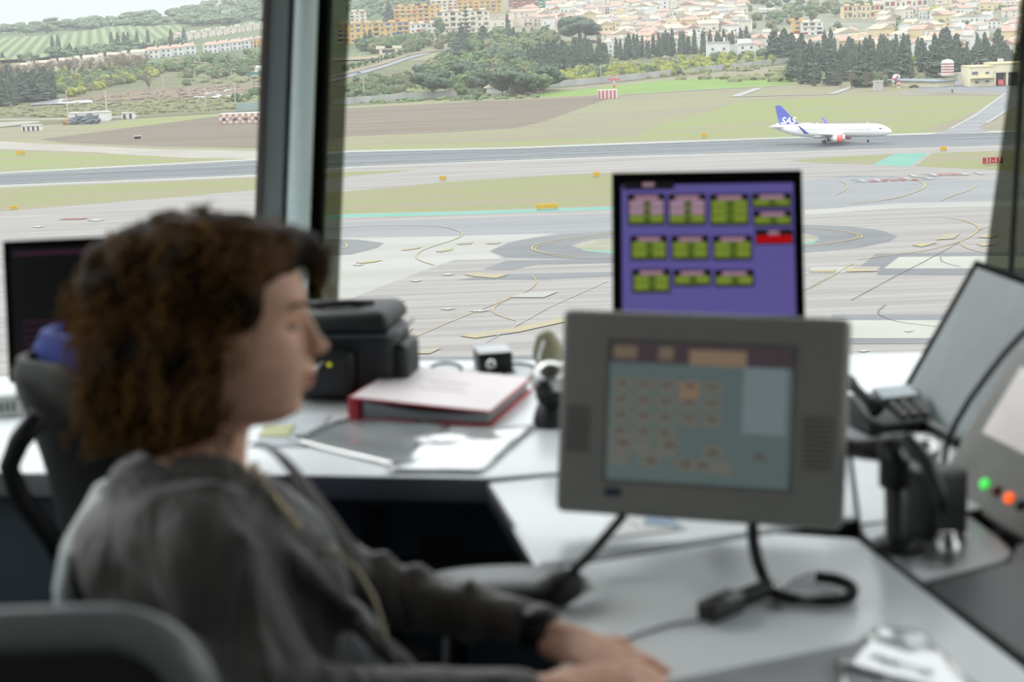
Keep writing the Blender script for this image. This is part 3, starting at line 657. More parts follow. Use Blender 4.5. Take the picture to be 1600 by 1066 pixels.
def town(P, n, where, dx, wms=(H_w, H_w, H_w, H_c, H_p), s_=(1.1, 1.6), dy=3.0):
    xs = [p[0] for p in P]; ys = [p[1] for p in P]; pts = []; tries = 0
    while len(pts) < n and tries < 4000:
        tries += 1; x = rnd.uniform(min(xs), max(xs)); y = rnd.uniform(min(ys), max(ys))
        if not inpoly(x, y, P) or any(abs(x - a) < dx and abs(y - b) < dy for a, b in pts): continue
        pts.append((x, y))
    for x, y in sorted(pts, key=lambda q: q[1]):
        wm = rnd.choice(wms); kd = rnd.choice(kinds); rm = rnd.choice((H_t, H_t2))
        put_house(x, y, wm, rm, kd, '%s house with %s, %s' % (CN[wm.name], RN[kd], where), '%s houses with %s, %s' % (CN[wm.name], RN[kd], where), rnd.uniform(*s_))
town([(1080, 88), (1080, 70), (1600, 62), (1640, 84), (1240, 92), (1150, 94)], 52, 'in the front town row', 12, (H_w, H_w, H_c, H_w, H_y))
town([(945, 86), (945, 62), (1080, 58), (1080, 80), (1000, 90)], 24, 'behind the middle cypress row', 15, (H_w, H_c, H_w))
town([(850, 50), (870, 30), (1160, 26), (1160, 60), (960, 58)], 80, 'on the middle town slope', 9, (H_w, H_w, H_c, H_p, H_y))
town([(850, 28), (850, 4), (1160, -6), (1160, 24)], 80, 'high on the town hillside', 9, (H_w, H_p, H_w, H_c))
town([(1360, 56), (1360, 0), (1640, -14), (1640, 60)], 75, 'in the upper right town', 10, (H_w, H_w, H_c, H_y, H_p))
town([(1160, 4), (1160, -10), (1360, -16), (1360, -4)], 14, 'beyond the town park', 12)
town([(775, 50), (775, 30), (850, 26), (850, 46)], 10, 'right of the cream apartment block', 12, (H_p, H_c))
town([(690, 6), (690, -10), (860, -14), (860, 2)], 12, 'on the crest above the apartments', 12, (H_w, H_p))
# terraced rows on the left
for i in range(17):
    x = 20 + i * 12.3; put_house(x, 119 - i * 1.55, H_c if i % 3 else H_y, H_t2, ('flat', 'gable', 'step')[i % 3], 'sand-coloured terraced house in the long row behind bare trees', 'sand-coloured terraced row', 1.0, 0.12)
for i in range(5): put_house(238 + i * 19 if i < 4 else 330, 92 - i * 2.2, H_w, H_t, 'hip', 'white villa with brown hipped roof in the left pair of terraces', 'white villas with brown roofs', 1.35, 0.1)
for i in range(5): put_house(330 + i * 19, 83 - i * 2.2, H_w, H_t, 'hip', 'white villa with brown hipped roof near the window frame', 'white villas near the window frame', 1.35, 0.1)
for i in range(4): put_house(388 + i * 12, 76 - i * 1, H_o, H_t2, 'flat', 'ochre house beside the white villas at the window frame', 'ochre houses at the window frame', 1.1, 0.1)
for i in range(14): put_house(276 + i * 11.5, 66 - i * 1.7, H_c if i % 2 else H_p, H_t2, ('step', 'flat')[i % 2], 'beige house in the row above the white villas', 'beige row above the villas', 1.2, 0.1)
for x, y in ((342, 24), (355, 28), (361, 26), (276, 19)): put_house(x, y, H_w, H_t2, 'flat', 'tiny white house high on the wooded left hill', 'white houses on the left hill', 1.3)
# apartment blocks (each a thing: wall blocks, floors of windows, balconies)
def block(x0, x1, yb, hgt, wm, label, seed, floors, bays, dep=16, awn=(H_sh,), name='apartment_building', roofm=None):
    a = ong((x0 + x1) / 2, yb); Yd = a.y; wd = (x1 - x0) / FPX * Yd; r = random.Random(seed)
    root = empty(name, a, 0.0); fh = hgt / floors
    mb = MB(); mb.box((0, 0, hgt / 2 - 2), (wd, dep, hgt + 4))
    for k in range(max(2, bays // 2)): mb.box((-wd / 2 + wd * (k + 0.5) / max(2, bays // 2), 1, hgt + 1.0), (wd / bays * 0.9, dep * 0.5, 2.4))
    mb.build('wall', wm, root)
    MB().box((0, 0, hgt + 0.2), (wd + 0.8, dep + 0.8, 0.5)).build('roof', roofm or H_t2, root)
    for f in range(floors):
        for k in range(bays):
            x = -wd / 2 + wd * (k + 0.5) / bays; z = fh * (f + 0.5)
            if r.random() < 0.45:
                b = MB().box((x, -dep / 2 - 0.8, z - fh * 0.32), (wd / bays * 0.78, 1.6, fh * 0.3)).build('balcony', wm if r.random() < .6 else H_c, root)
                MB().box((x, -dep / 2 - 0.06, z + fh * 0.1), (wd / bays * 0.7, 0.2, fh * 0.55)).build('balcony_opening', r.choice((H_gl, H_dk) + tuple(awn)), root)
            else:
                MB().box((x, -dep / 2 - 0.06, z), (wd / bays * 0.36, 0.2, fh * 0.45)).build('window', H_gl, root)
    tag(root, label, 'building'); return root
block(530, 640, 66, 17, H_o, 'orange apartment block with blue awnings right of the window column', 1, 4, 12, awn=(H_bl,))
block(548, 572, 40, 15, H_c, 'cream apartment block behind the left orange block', 2, 4, 3)
block(618, 690, 41, 21, H_o, 'orange apartment block with red balconies in the middle of the slope', 3, 5, 8)
block(634, 684, 52, 9, H_w, 'low white block in front of the orange apartments', 4, 2, 6)
block(684, 765, 52, 21, H_c, 'large cream block behind the norfolk pine', 5, 4, 8, awn=(H_dk,))
block(674, 734, 16, 16, H_c, 'cream apartment row at the top of the slope', 6, 4, 7)
block(715, 784, 20, 18, H_o, 'ochre apartment row at the top of the slope with red shutters', 7, 4, 8)
block(795, 842, 12, 26, H_bk, 'tall red brick and grey tower block at the top edge', 8, 8, 7, awn=(H_gl,))
block(842, 862, 20, 30, H_gn, 'tower block wrapped in green netting', 9, 8, 3, awn=(H_gn,))
block(1316, 1378, 30, 14, H_y, 'large pale yellow hall with a broad tiled roof', 10, 2, 9, roofm=H_t)
block(1380, 1446, 24, 24, H_c, 'tall cream school building in the town', 11, 3, 8)
block(1185, 1212, 26, 7, H_w, 'low white modern building beside the town park', 12, 1, 2)
block(1237, 1252, 55, 13, H_o, 'narrow bright orange house in the front town row', 13, 3, 1, dep=10)
block(1252, 1284, 56, 12, H_w, 'white house with terraces beside the narrow orange house', 14, 3, 3, dep=10)
block(1124, 1156, 51, 11, H_w, 'white house with a wide roof terrace in the front town row', 15, 2, 4, dep=10)
block(1053, 1064, 47, 9, H_y, 'yellow house end wall behind the cypress row', 16, 2, 1, dep=9)
block(962, 998, 66, 6, H_w, 'long low white farmhouse with mossy roof behind cypresses', 17, 1, 5, dep=8, roofm=H_t2)
block(594, 622, 86, 5, H_c, 'low white sloping hall beside the sports ground', 18, 1, 1, dep=9)
block(400, 430, 118, 5, H_w, 'white shed above green fence at the window frame', 19, 1, 2, dep=8)
r_ = ong(862, 61); root = empty('chapel', r_); MB().box((0, 0, 4), (9, 14, 9)).add([(-4.6, -7.2, 8.5), (4.6, -7.2, 8.5), (0, -7.2, 13), (-4.6, -6.6, 8.5), (4.6, -6.6, 8.5), (0, -6.6, 13)], [(0, 1, 2), (5, 4, 3), (0, 3, 4, 1), (1, 4, 5, 2), (2, 5, 3, 0)]).build('wall', H_w, root)
MB().box((0, -6.9, 14), (1, 0.8, 3)).build('bell_gable', H_w, root); MB().box((0, -7.3, 3), (2, 0.2, 4.5)).build('door', H_dk, root); tag(root, 'small white chapel front with pointed gable left of the huge pine', 'chapel')
r_ = ong(776, 146); root = empty('cottage', r_); MB().box((0, 0, 1.6), (11, 7, 3.6)).build('wall', H_w, root)
MB().add([(-7, -4.2, 3.2), (7, -4.2, 3.2), (7, 4, 3.2), (-7, 4, 3.2), (0, -4.2, 6.6), (0, 4, 6.6)], [(0, 1, 4), (1, 2, 5, 4), (2, 3, 5), (3, 0, 4, 5), (3, 2, 1, 0)]).build('roof', H_c, root); tag(root, 'small cream gabled cottage at the edge of the grove', 'cottage')
# boundary walls
def wallrun(pts, h, m, label, name='boundary_wall'):
    mb = MB(); g = [ong(x, y) for x, y in pts]
    for a, b in zip(g, g[1:]):
        c = (a + b) / 2; mb.bar(a + V((0, 0, h / 2)), b + V((0, 0, h / 2)), 0.5, h + 0.6)
    o = mb.build(name, m); tag(o, label, 'wall'); return o
W_m = omat('wall_render', (206, 204, 200), (178, 178, 176), k=1.5, scale=0.1, stretch=(1, 1, 0.3))
wallrun([(828, 140), (900, 134), (1000, 124), (1100, 113), (1180, 105), (1236, 98)], 3.4, W_m, 'long pale boundary wall below the yellow citrus grove')
wallrun([(520, 165), (560, 162), (640, 156), (712, 151)], 3.2, W_m, 'grey boundary wall under the spreading pine')
wallrun([(368, 175), (400, 173), (440, 171)], 4, omat('wall_green', (176, 194, 190), k=1.5, scale=0.1), 'pale green wall above the chequered shelter')
wallrun([(385, 122), (430, 119)], 3.5, omat('fence_green', (110, 156, 146), k=1.5, scale=0.1), 'green mesh fence in front of the white shed', name='fence')
# street lights, masts
P_m = hm('post_grey', (214, 214, 210))
def post(x, y, h, label, lamp=True, group=None):
    p = ong(x, y); r = empty('light_pole', p); MB().tube([(0, 0, 0), (0, 0, h)], [0.22, 0.14], 6).build('pole', P_m, r)
    if lamp: MB().tube([(0, 0, h), (0.6, 0, h + 0.7), (2.4, 0, h + 0.9)], 0.14, 6).box((2.8, 0, h + 0.85), (1.4, 0.5, 0.25)).build('lamp_arm', P_m, r)
    else: MB().box((0, 0, h + 0.2), (0.7, 0.7, 0.5)).build('lamp_head', P_m, r)
    tag(r, label, 'pole', group)
post(1455, 120, 11.5, 'curved street light beside the striped water tank')
post(107, 186, 13, 'white pole at the left end of the low white building', False); post(168, 187, 13, 'white pole at the right end of the low white building', False)
for x, y in ((58, 158), (322, 170), (368, 163), (256, 144), (394, 148)): post(x, y, 10, 'thin grey pole in the scrubland left of the window column', False, 'poles in the scrubland')
for x, y in ((569, 152), (594, 100), (563, 107), (652, 76), (680, 72)): post(x, y, 10, 'thin lamp pole near the country road', False, 'poles near the country road')
for x, y in ((1044, 114), (1178, 96), (902, 127), (939, 130), (1060, 113)): post(x, y, 9, 'thin pole along the citrus grove wall', False, 'poles along the grove wall')
for x, y in ((322, 128), (362, 124)): post(x, y, 6, 'white curved lamp beside the pale yard', True, 'lamps at the pale yard')
# ------------------------------------------------------------------ airfield buildings
def scl(x0, x1, Y): return (x1 - x0) / FPX * Y
# chequered shelter
p = ong(385, 192); wd = scl(344, 428, p.y); root = empty('chequered_building', p, -0.04)
hh = 15 / FPX * p.y
nx_, ny_ = 17, 3; cw = wd / nx_; chh = hh / ny_
MB().box((0, 3, hh / 2), (wd, 6, hh)).build('wall', hm('cheq_white', (238, 236, 232)), root)
mb = MB()
for i in range(nx_):
    for j in range(ny_):
        if (i + j) % 2 == 0: mb.box((-wd / 2 + cw * (i + .5), -0.08, chh * (j + .5)), (cw, 0.16, chh))
mb.build('orange_chequers', hm('cheq_orange', (208, 160, 136)), root)
for k in range(5): MB().box((-wd / 2 + wd * (k + 0.45) / 5, -0.25, hh * 0.42), (1.6, 0.3, 1.0)).build('vent', H_dk, root)
tag(root, 'long low building painted in orange and white checks', 'building')
# red-white striped cabin with antenna mast
p = ong(950, 154); wd = scl(934, 964, p.y); hh = 13 / FPX * p.y; root = empty('striped_cabin', p, 0.0)
MB().box((0, 2, hh / 2), (wd, 4, hh)).build('wall', hm('cabin_white', (236, 228, 224)), root); mb = MB()
for k in range(5): mb.box((-wd / 2 + wd * (k + 0.5) / 5 - wd * 0.05, -0.06, hh / 2), (wd / 10, 0.2, hh))
mb.build('red_stripes', hm('cabin_red', (206, 122, 124)), root); tag(root, 'small cabin with vertical red and white stripes beyond the runway', 'cabin')
root = empty('antenna_mast', ong(960, 151)); rm_, wm_ = hm('mast_red', (206, 122, 124)), hm('mast_white', (232, 228, 226))
for k in range(4): MB().box((0, 0, 1 + 2 * k), (1.2 - .15 * k, 1.2 - .15 * k, 1.9)).build('mast_section', wm_ if k % 2 else rm_, root)
MB().box((0, 0, 8.4), (6, 1.5, 0.9)).build('platform', rm_, root)
for k in range(5): MB().tube([(-2.6 + 1.3 * k, 0, 8.6), (-2.6 + 1.3 * k, 0, 11)], 0.1, 5).build('aerial', rm_, root)
tag(root, 'red and white antenna mast behind the striped cabin', 'mast')
# striped water tank
p = ong(1480, 134); s_ = p.y / FPX; root = empty('water_tank', p)
T_w = hm('tank_white', (232, 232, 226)); T_r = hm('tank_red', (196, 110, 116))
MB().lathe([(2.4 * s_ * 1.2, 0), (2.2 * s_, 0.5), (2.0 * s_, 15 * s_)], n=16).build('column', H_c, root)
MB().lathe([(5 * s_, 14 * s_), (10 * s_, 15.5 * s_), (10.5 * s_, 18 * s_), (9 * s_, 18.2 * s_)], n=24).build('platform', H_c, root)
MB().lathe([(9.6 * s_, 18 * s_), (9.6 * s_, 36 * s_), (8 * s_, 38.6 * s_), (4 * s_, 40 * s_), (0.5 * s_, 40.6 * s_)], n=28).build('tank', T_w, root, smooth=False)
for k in range(4): MB().lathe([(9.75 * s_, (20 + 4.2 * k) * s_), (9.75 * s_, (21.8 + 4.2 * k) * s_)], n=28).build('red_band', T_r, root)
for a in (-1, 1): MB().bar((a * 9 * s_, 0, 18 * s_), (a * 14 * s_, 0, 19 * s_), 0.5).build('bracket', T_w, root)
tag(root, 'elevated water tank with red and white bands in the forecourt', 'water tank')
# fire station
p = ong(1600, 133); s_ = p.y / FPX; root = empty('fire_station', p, -0.02)
FX = lambda x: (x - 1600) * s_
FS = hm('station_cream', (238, 230, 200)); FS2 = hm('station_trim', (222, 208, 160))
mb = MB(); mb.box((FX(1535), 9, 15 * s_), (36 * s_, 18, 30 * s_)).box((FX(1600), 9, 14 * s_ + 18 * s_ * 0 + 12 * s_), (94 * s_ * 0.0 + 0.1, 18, 1)); mb.build('wall', FS, root)
mb = MB()
mb.box((FX(1645), 9, 27 * s_), (184 * s_, 18, 13 * s_))
for x in (1555, 1574, 1594, 1614, 1634, 1654): mb.box((FX(x), 9, 11 * s_), (3 * s_, 18, 22 * s_))
mb.box((FX(1645), 17.5, 11 * s_), (184 * s_, 1, 22 * s_)); mb.build('garage_wing', FS, root)
MB().box((FX(1645), 9, 34 * s_), (186 * s_, 18.6, 1.6 * s_)).box((FX(1535), 9, 30.5 * s_), (37 * s_, 18.6, 1.2 * s_)).build('roof', FS2, root)
for x in (1564, 1584, 1604, 1624): MB().box((FX(x), 4.5, 11 * s_), (16.5 * s_, 0.4, 21 * s_)).build('garage_opening', H_dk, root)
for x, z, w_, h2 in ((1524, 21, 11, 6), (1543, 21, 7, 4), (1527, 7, 7, 4), (1543, 8, 7, 4)):
    f = MB().box((FX(x), -0.06, z * s_), (w_ * s_, 0.2, h2 * s_)).build('window', H_w, root); MB().box((FX(x), -0.2, z * s_), (w_ * s_ * .82, 0.1, h2 * s_ * .78)).build('pane', H_gl, f)
MB().box((FX(1535), -1.2, 13.6 * s_), (37 * s_, 3, 0.8 * s_)).build('canopy', FS2, root)
MB().box((FX(1571), 9, 38 * s_), (6 * s_, 4, 5 * s_)).build('roof_unit', P_m, root)
for x in (1522, 1532, 1541, 1549): MB().tube([(FX(x), 3, 30 * s_), (FX(x), 3, 37 * s_)], 0.15, 5).build('aerial', P_m, root)
tag(root, 'cream fire station with open garage bays at the right edge', 'fire station')
# vehicles
def car(x, y, c, label, L_=4.4, W_=1.8, H_=1.5, name='car', rz=0.2, at=None):
    r = empty(name, at if at is not None else ong(x, y), rz)
    prof = [(-L_ / 2, 0.35), (-L_ / 2, 0.85), (-L_ * .3, 0.95), (-L_ * .16, H_), (L_ * .22, H_), (L_ * .36, .95), (L_ / 2, .85), (L_ / 2, .35)]
    vs = [V((a, s * W_ / 2, z)) for s in (-1, 1) for a, z in prof]; n = len(prof)
    fs = [tuple(range(n)), tuple(range(n, 2 * n))[::-1]] + [(i, (i + 1) % n, n + (i + 1) % n, n + i) for i in range(n)]
    MB().add(vs, fs).build('body', c, r); MB().box((0.1, 0, H_ - 0.32), (L_ * .4, W_ + .04, .36)).build('window_band', H_dk, r)
    for a in (-1, 1):
        for b in (-1, 1): MB().lathe([(0.34, -0.1), (0.34, 0.1)], n=12).build('wheel', H_dk, r).matrix_local = Matrix.Translation((a * L_ * .32, b * W_ / 2, 0.34)) @ Matrix.Rotation(math.pi / 2, 4, 'X')
    tag(r, label, 'car' if name == 'car' else 'truck'); return r
C_w = hm('paint_white', (236, 236, 236)); C_r = hm('paint_red', (206, 92, 84)); C_b = hm('paint_blue', (110, 130, 160))
car(1524, 134.5, C_w, 'white car parked before the fire station', rz=1.3, L_=5); car(1538, 134, C_r, 'red car parked before the fire station', rz=1.3, L_=5)
q = p + V((FX(1565), 1.5, 0)); car(0, 0, C_r, 'red fire engine standing in the first garage bay', 6, 2.6, 3.0, 'fire_engine', 1.4, at=q)
car(1428, 137.5, H_dk, 'dark car beside the low dark-roofed garage', rz=0.1)
for x, y, c, l in ((560, 116, C_b, 'small dark van on the country road'), (145, 101, C_w, 'white car parked before the terraced houses'), (213, 96, C_w, 'white car parked right of the terraced row')): car(x, y, c, l)
# low garage
p = ong(1438, 136); s_ = p.y / FPX; root = empty('garage_row', p, 0.55)
MB().box((6, 9, 3.6 * s_ * 1.1), (12, 40, 9 * s_)).build('wall', FS, root); MB().box((6, 9, 8.9 * s_), (14, 42, 1.4 * s_)).build('roof', hm('roof_slate', (136, 148, 156)), root)
for k in range(6): MB().box((12.1, -8 + 6 * k, 1.9), (0.3, 3, 2.8)).build('garage_door', H_g, root)
tag(root, 'low cream garage row with slate-grey roof left of the water tank', 'garage')
# windsock, white hut, transformer, bins
p = ong(1404, 138); root = empty('windsock', p); sw, sr = hm('sock_white', (234, 232, 228)), hm('sock_red', (208, 110, 116))
MB().tube([(0, 0, 0), (0, 0, 5)], 0.6, 8).build('pole', sw, root); MB().tube([(0, 0, 1), (0, 0, 2)], 0.68, 8).tube([(0, 0, 3), (0, 0, 4)], 0.68, 8).build('red_band', sr, root)
MB().tube([(0, 0, 5), (-0.6, 0, 6), (-1.6, 0, 5.9), (-2.4, 0, 4.6), (-2.5, 0, 3)], [1.0, 1.1, 1.1, 0.9, 0.7], 10).build('sock', sw, root)
for a, b in (((-0.5, 0, 5.95), (-1.0, 0, 6.05)), ((-2.2, 0, 4.9), (-2.45, 0, 4.2))): MB().tube([a, b], 1.2, 10).build('red_band', sr, root)
tag(root, 'red and white windsock hanging limp before the bushes', 'windsock')
def hut(x0, x1, yb, h, m, label, doors=0, name='hut', dep=4, dm=None, rails=False):
    p = ong((x0 + x1) / 2, yb); s_ = p.y / FPX; r = empty(name, p); wd = (x1 - x0) * s_
    MB().box((0, dep / 2, h * s_ / 2), (wd, dep, h * s_)).build('wall', m, r); MB().box((0, dep / 2, h * s_ + .15), (wd + .5, dep + .5, .3)).build('roof', H_g, r)
    for k in range(doors): MB().box((-wd / 2 + wd * (k + .5) / doors, -0.05, h * s_ * .45), (wd / doors * .4, .2, h * s_ * .8)).build('door', dm or H_dk, r)
    if rails:
        for a in (-1, 0, 1): MB().tube([(a * wd * .45, 0, h * s_), (a * wd * .45, 0, h * s_ + 1.5)], .12, 5).build('railing_post', P_m, r)
    tag(r, label, 'hut'); return r
hut(1367, 1380, 142, 14, H_g, 'square grey-white hut with roof railing on the grass', rails=True)
hut(107, 169, 190, 13, H_w, 'long low white building beside the black rock heap', dep=8, name='storage_building')
hut(190, 209, 186, 9, H_w, 'small white hut with doors near the service road', doors=2)
hut(34, 63, 205, 8, H_w, 'small white open-fronted shed at the left edge of the field', doors=4)
hut(1486, 1490, 145, 6, H_g, 'small grey switch cabinet at the forecourt edge', doors=1, dep=1, name='switch_cabinet')
hut(1500, 1513, 126, 11, H_g, 'pale grey container between tank and fire station', dep=5, name='container')
hut(210, 219, 217, 3.6, S_k, 'small black box lying on the ploughed field', dep=1.2, name='marker_box')
root = empty('rock_heap', ong(125, 194)); MB().blob((0, 0, 1.4), (5.5, 3, 2.4), 3, .7, 2, 3).blob((5, 0, 1.6), (4, 3, 2.6), 3, .7, 2, 5).build('dark_tarpaulin', hm('tarp', (120, 126, 132)), root, fixn=False)
MB().blob((-5.5, 0, 1.2), (2.6, 2, 2.0), 2, .6, 2, 8).build('brown_rubble', hm('rubble', (170, 144, 112)), root, fixn=False); tag(root, 'heap of dark sheeting and rubble before the low white building', 'heap')
# ------------------------------------------------------------------ airliner (37.6 m long; x forward, y to its left, built at the runway)
pw = atz(1323, 225, GZ); AY = pw.y
air = empty('airliner', (0, 0, 0), math.radians(-22))
A_w = mat('aircraft_white', (232, 232, 230), k=1.0, var=0.02, scale=0.5, rough=0.3); A_b = mat('tail_blue', (84, 96, 178), k=0.95, var=0.02, scale=0.5, rough=0.35); A_r = mat('engine_red', (226, 100, 86), k=0.9, var=0.03, rough=0.4)
A_g = mat('wing_grey', (204, 208, 206), k=1.0, var=0.03, scale=0.4, rough=0.35); A_m = mat('bare_metal', (200, 202, 204), metal=0.6, rough=0.3); A_k = mat('tyre_black', (58, 58, 60), rough=0.8); A_wn = mat('cabin_window', (150, 154, 162), k=1.0, rough=0.2)
R0 = 1.98; zc = 3.75
st = [(-18.8, .12, 1.35), (-18.2, .42, 1.3), (-16.5, .85, 1.08), (-14, 1.3, .66), (-11.5, 1.68, .3), (-9, 1.9, .08), (-6.5, 1.97, 0), (0, 1.97, 0), (12, 1.97, 0), (13.6, 1.95, -.02), (15, 1.82, -.08), (16.2, 1.58, -.17), (17.2, 1.24, -.3), (18, .84, -.42), (18.5, .46, -.5), (18.75, .12, -.54)]
mb = MB(); n = 28
for (x, r, dz) in st:
    for k in range(n):
        a = 2 * math.pi * k / n; mb.v.append(V((x, r * math.cos(a), zc + dz + r * 1.04 * math.sin(a))))
for i in range(len(st) - 1):
    for k in range(n): a = i * n + k; b = i * n + (k + 1) % n; mb.f.append((a, b, b + n, a + n))
mb.f.append(tuple(range(n))[::-1]); mb.f.append(tuple((len(st) - 1) * n + k for k in range(n)))
mb.blob((-1, 0, zc - 1.6), (6, 1.7, .9), 3, 0); mb.blob((-7.6, 0, zc + 2.0), (2.2, .6, .42), 2, 0)
mb.tube([(11.4, 0, zc + 2), (11.2, 0, zc + 2.5)], .12, 5); mb.tube([(-4, 0, zc + 2), (-4.2, 0, zc + 2.5)], .12, 5)
fus = mb.build('fuselage', A_w, air, smooth=True)
def foil(name, m, root_le, tip_le, cr_, ct, th, parent):
    """tapered aerofoil slab from root to tip leading edge points; chord runs backwards (-x)"""
    mb = MB(); prof = [(0, 0), (.08, .5), (.3, .6), (.65, .35), (1, 0), (.65, -.25), (.3, -.35), (.08, -.3)]
    rl, tl = V(root_le), V(tip_le); d = (tl - rl); up = V((1, 0, 0)).cross(d).normalized()
    for le, c in ((rl, cr_), (tl, ct)):
        for a, t in prof: mb.v.append(le + V((-a * c, 0, 0)) + up * t * th * c)
    q = len(prof)
    for i in range(q): j = (i + 1) % q; mb.f.append((i, j, q + j, q + i))
    mb.f.append(tuple(range(q))[::-1]); mb.f.append(tuple(q + i for i in range(q)))
    return mb.build(name, m, parent)
for s in (-1, 1):
    wg = foil('wing', A_g, (4.4, s * 1.4, zc - 1.15), (-2.9, s * 16.6, zc + .35), 7.2, 1.6, .12, air)
    foil('winglet', A_b, (-3.2, s * 16.6, zc + .3), (-6.0, s * 17.9, zc + 2.9), 1.5, .5, .1, wg)
    foil('tailplane', A_w, (-14.2, s * .6, zc + 1.2), (-17.2, s * 6.2, zc + 1.8), 3.6, 1.3, .1, air)
    en = MB().lathe([(.72, -2.2), (1.02, -1.2), (1.16, 0), (1.2, 1.3), (1.12, 1.9), (.9, 1.95), (.88, 1.2), (.2, 1.0)], n=24).build('engine', A_w, air, smooth=True)
    ME = Matrix.Translation((3.6, s * 5.75, zc - 2.05)) @ Matrix.Rotation(math.pi / 2, 4, 'Y'); en.matrix_local = ME
    MB().lathe([(1.18, -.35), (1.23, .5), (1.225, 1.35), (1.19, 1.36)], n=24).build('red_cowling', A_r, en, smooth=True)
    MB().lathe([(1.2, 1.36), (1.13, 1.92), (.92, 1.98)], n=24).build('intake_lip', A_m, en, smooth=True)
    MB().lathe([(.5, -2.9), (.68, -1.9)], n=16).build('exhaust', A_m, en, smooth=True)
    MB().bar((3.8, s * 5.75, zc - 1.0), (1.2, s * 5.75, zc - .7), .35, .9).build('pylon', A_w, en).matrix_parent_inverse = ME.inverted()
    mg = MB().tube([(-1.2, s * 3.8, 1.1), (-1.1, s * 3.6, zc - 1)], .2, 8).build('main_gear', A_m, air)
    for o_ in (-.46, .46):
        MB().lathe([(.3, -.2), (.56, -.2), (.6, -.1), (.6, .1), (.56, .2), (.3, .2)], n=20).build('wheel', A_k, mg).matrix_local = Matrix.Translation((-1.2, s * 3.8 + o_, .6)) @ Matrix.Rotation(math.pi / 2, 4, 'X')
ng = MB().tube([(11.5, 0, .6), (11.3, 0, zc - 1.6)], .14, 8).tube([(11.4, 0, 1.4), (12.6, 0, zc - 1.6)], .08, 6).build('nose_gear', A_m, air)
for o_ in (-.26, .26): MB().lathe([(.2, -.12), (.36, -.12), (.4, 0), (.36, .12), (.2, .12)], n=18).build('wheel', A_k, ng).matrix_local = Matrix.Translation((11.5, o_, .4)) @ Matrix.Rotation(math.pi / 2, 4, 'X')
mb = MB(); fp = [(-17.4, zc + 7.9), (-15.6, zc + 7.9), (-10.2, zc + 2.3), (-9.2, zc + 1.7), (-16.0, zc + 1.7)]
for s in (-.16, .16): mb.v += [V((x, s, z)) for x, z in fp]
q = 5; mb.f = [(0, 1, 2, 3, 4), (9, 8, 7, 6, 5)] + [(i, (i + 1) % q, q + (i + 1) % q, q + i) for i in range(q)]
fin = mb.build('tail_fin', A_b, air)
for s in (-1, 1):
    M = Matrix.Translation((-13.4, s * .2, zc + 3.1)) @ (Matrix.Rotation(math.pi / 2, 4, 'X') if s < 0 else Matrix.Rotation(math.pi, 4, 'Z') @ Matrix.Rotation(math.pi / 2, 4, 'X'))
    text('SAS', 2.9, A_w, 'tail_lettering', fin, M, shear=0.35, bold=0.07)
for s in (-1, 1):
    mb = MB()
    for k in range(46):
        x = -9.6 + k * .49
        if k in (20, 22): continue
        mb.box((x, s * 1.94, zc + .42), (.22, .1, .33))
    mb.build('cabin_windows', A_wn, fus)
    for x in (12.6, -11.6): 
        r = 1.98 if x > 0 else 1.68; mb = MB(); y = s * (r - .03)
        for a, b in (((x - .4, y, zc - .6), (x - .4, y, zc + .95)), ((x + .4, y, zc - .6), (x + .4, y, zc + .95)), ((x - .4, y, zc + .95), (x + .4, y, zc + .95)), ((x - .4, y, zc - .6), (x + .4, y, zc - .6))): mb.bar(a, b, .06)
        mb.build('door', A_g, fus)
    for k in range(2): MB().box((15.5 + k * .62, s * (1.56 - k * .28), zc + .62 - k * .1), (.5, .28, .42)).build('cockpit_window', A_k, fus)
M = Matrix.Translation((-8.0, -1.9, zc + .95)) @ Matrix.Rotation(math.pi / 2, 4, 'X'); text('SAS', .6, A_r, 'fuselage_lettering', fus, M)
c_, s2 = math.cos(air.rotation_euler.z), math.sin(air.rotation_euler.z)
air.location = (pw.x - c_ * 5.0, pw.y - s2 * 5.0, GZ + 0.45)
tag(air, 'white airliner with a dark blue tail and red engines on the runway', 'airplane')
# ================================================================== the control room
DZ = 0.745
def bake(o):
    dg = bpy.context.evaluated_depsgraph_get(); dg.update()
    me = bpy.data.meshes.new_from_object(o.evaluated_get(dg)); me.name = o.name
    o.modifiers.clear(); o.data = me
    for p in me.polygons: p.use_smooth = True
    return o
def remesh(o, vox, sm=6, fac=0.5):
    m = o.modifiers.new('r', 'REMESH'); m.mode = 'VOXEL'; m.voxel_size = vox
    s = o.modifiers.new('s', 'SMOOTH'); s.iterations = sm; s.factor = fac
    return bake(o)
m_desk = mat('desk_laminate', (228, 233, 234), k=0.93, rough=0.28, var=0.02, scale=3, spec=0.5)
m_dedge = mat('desk_edge', (120, 122, 122), rough=0.5, var=0.04)
m_plate = mat('steel_plate', (150, 153, 152), rough=0.35, metal=0.5, var=0.05)
m_black = mat('black_plastic', (24, 25, 27), rough=0.45, var=0.05)
m_blk2 = mat('black_rubber', (16, 17, 18), rough=0.7, var=0.05)
m_grey = mat('grey_plastic', (138, 138, 131), rough=0.55, var=0.02, scale=20)
m_navy = mat('cabinet_navy', (44, 60, 70), rough=0.6, var=0.05)
m_dark = mat('dark_grey_console', (52, 53, 55), rough=0.5, var=0.05)
m_frame = mat('column_dark_grey', (92, 102, 102), rough=0.6, var=0.03, scale=30, bump=0.02)
m_tubec = mat('column_pale_grey', (205, 222, 222), rough=0.5, var=0.03, scale=60, bump=0.02)
m_gask = mat('gasket_black', (26, 28, 28), rough=0.6)
m_chrome = mat('brushed_metal', (200, 200, 196), metal=0.9, rough=0.25)
m_arm = mat('dark_metal_arm', (70, 71, 70), metal=0.5, rough=0.4)
m_white = mat('white_paper', (236, 236, 234), rough=0.7, var=0.02)
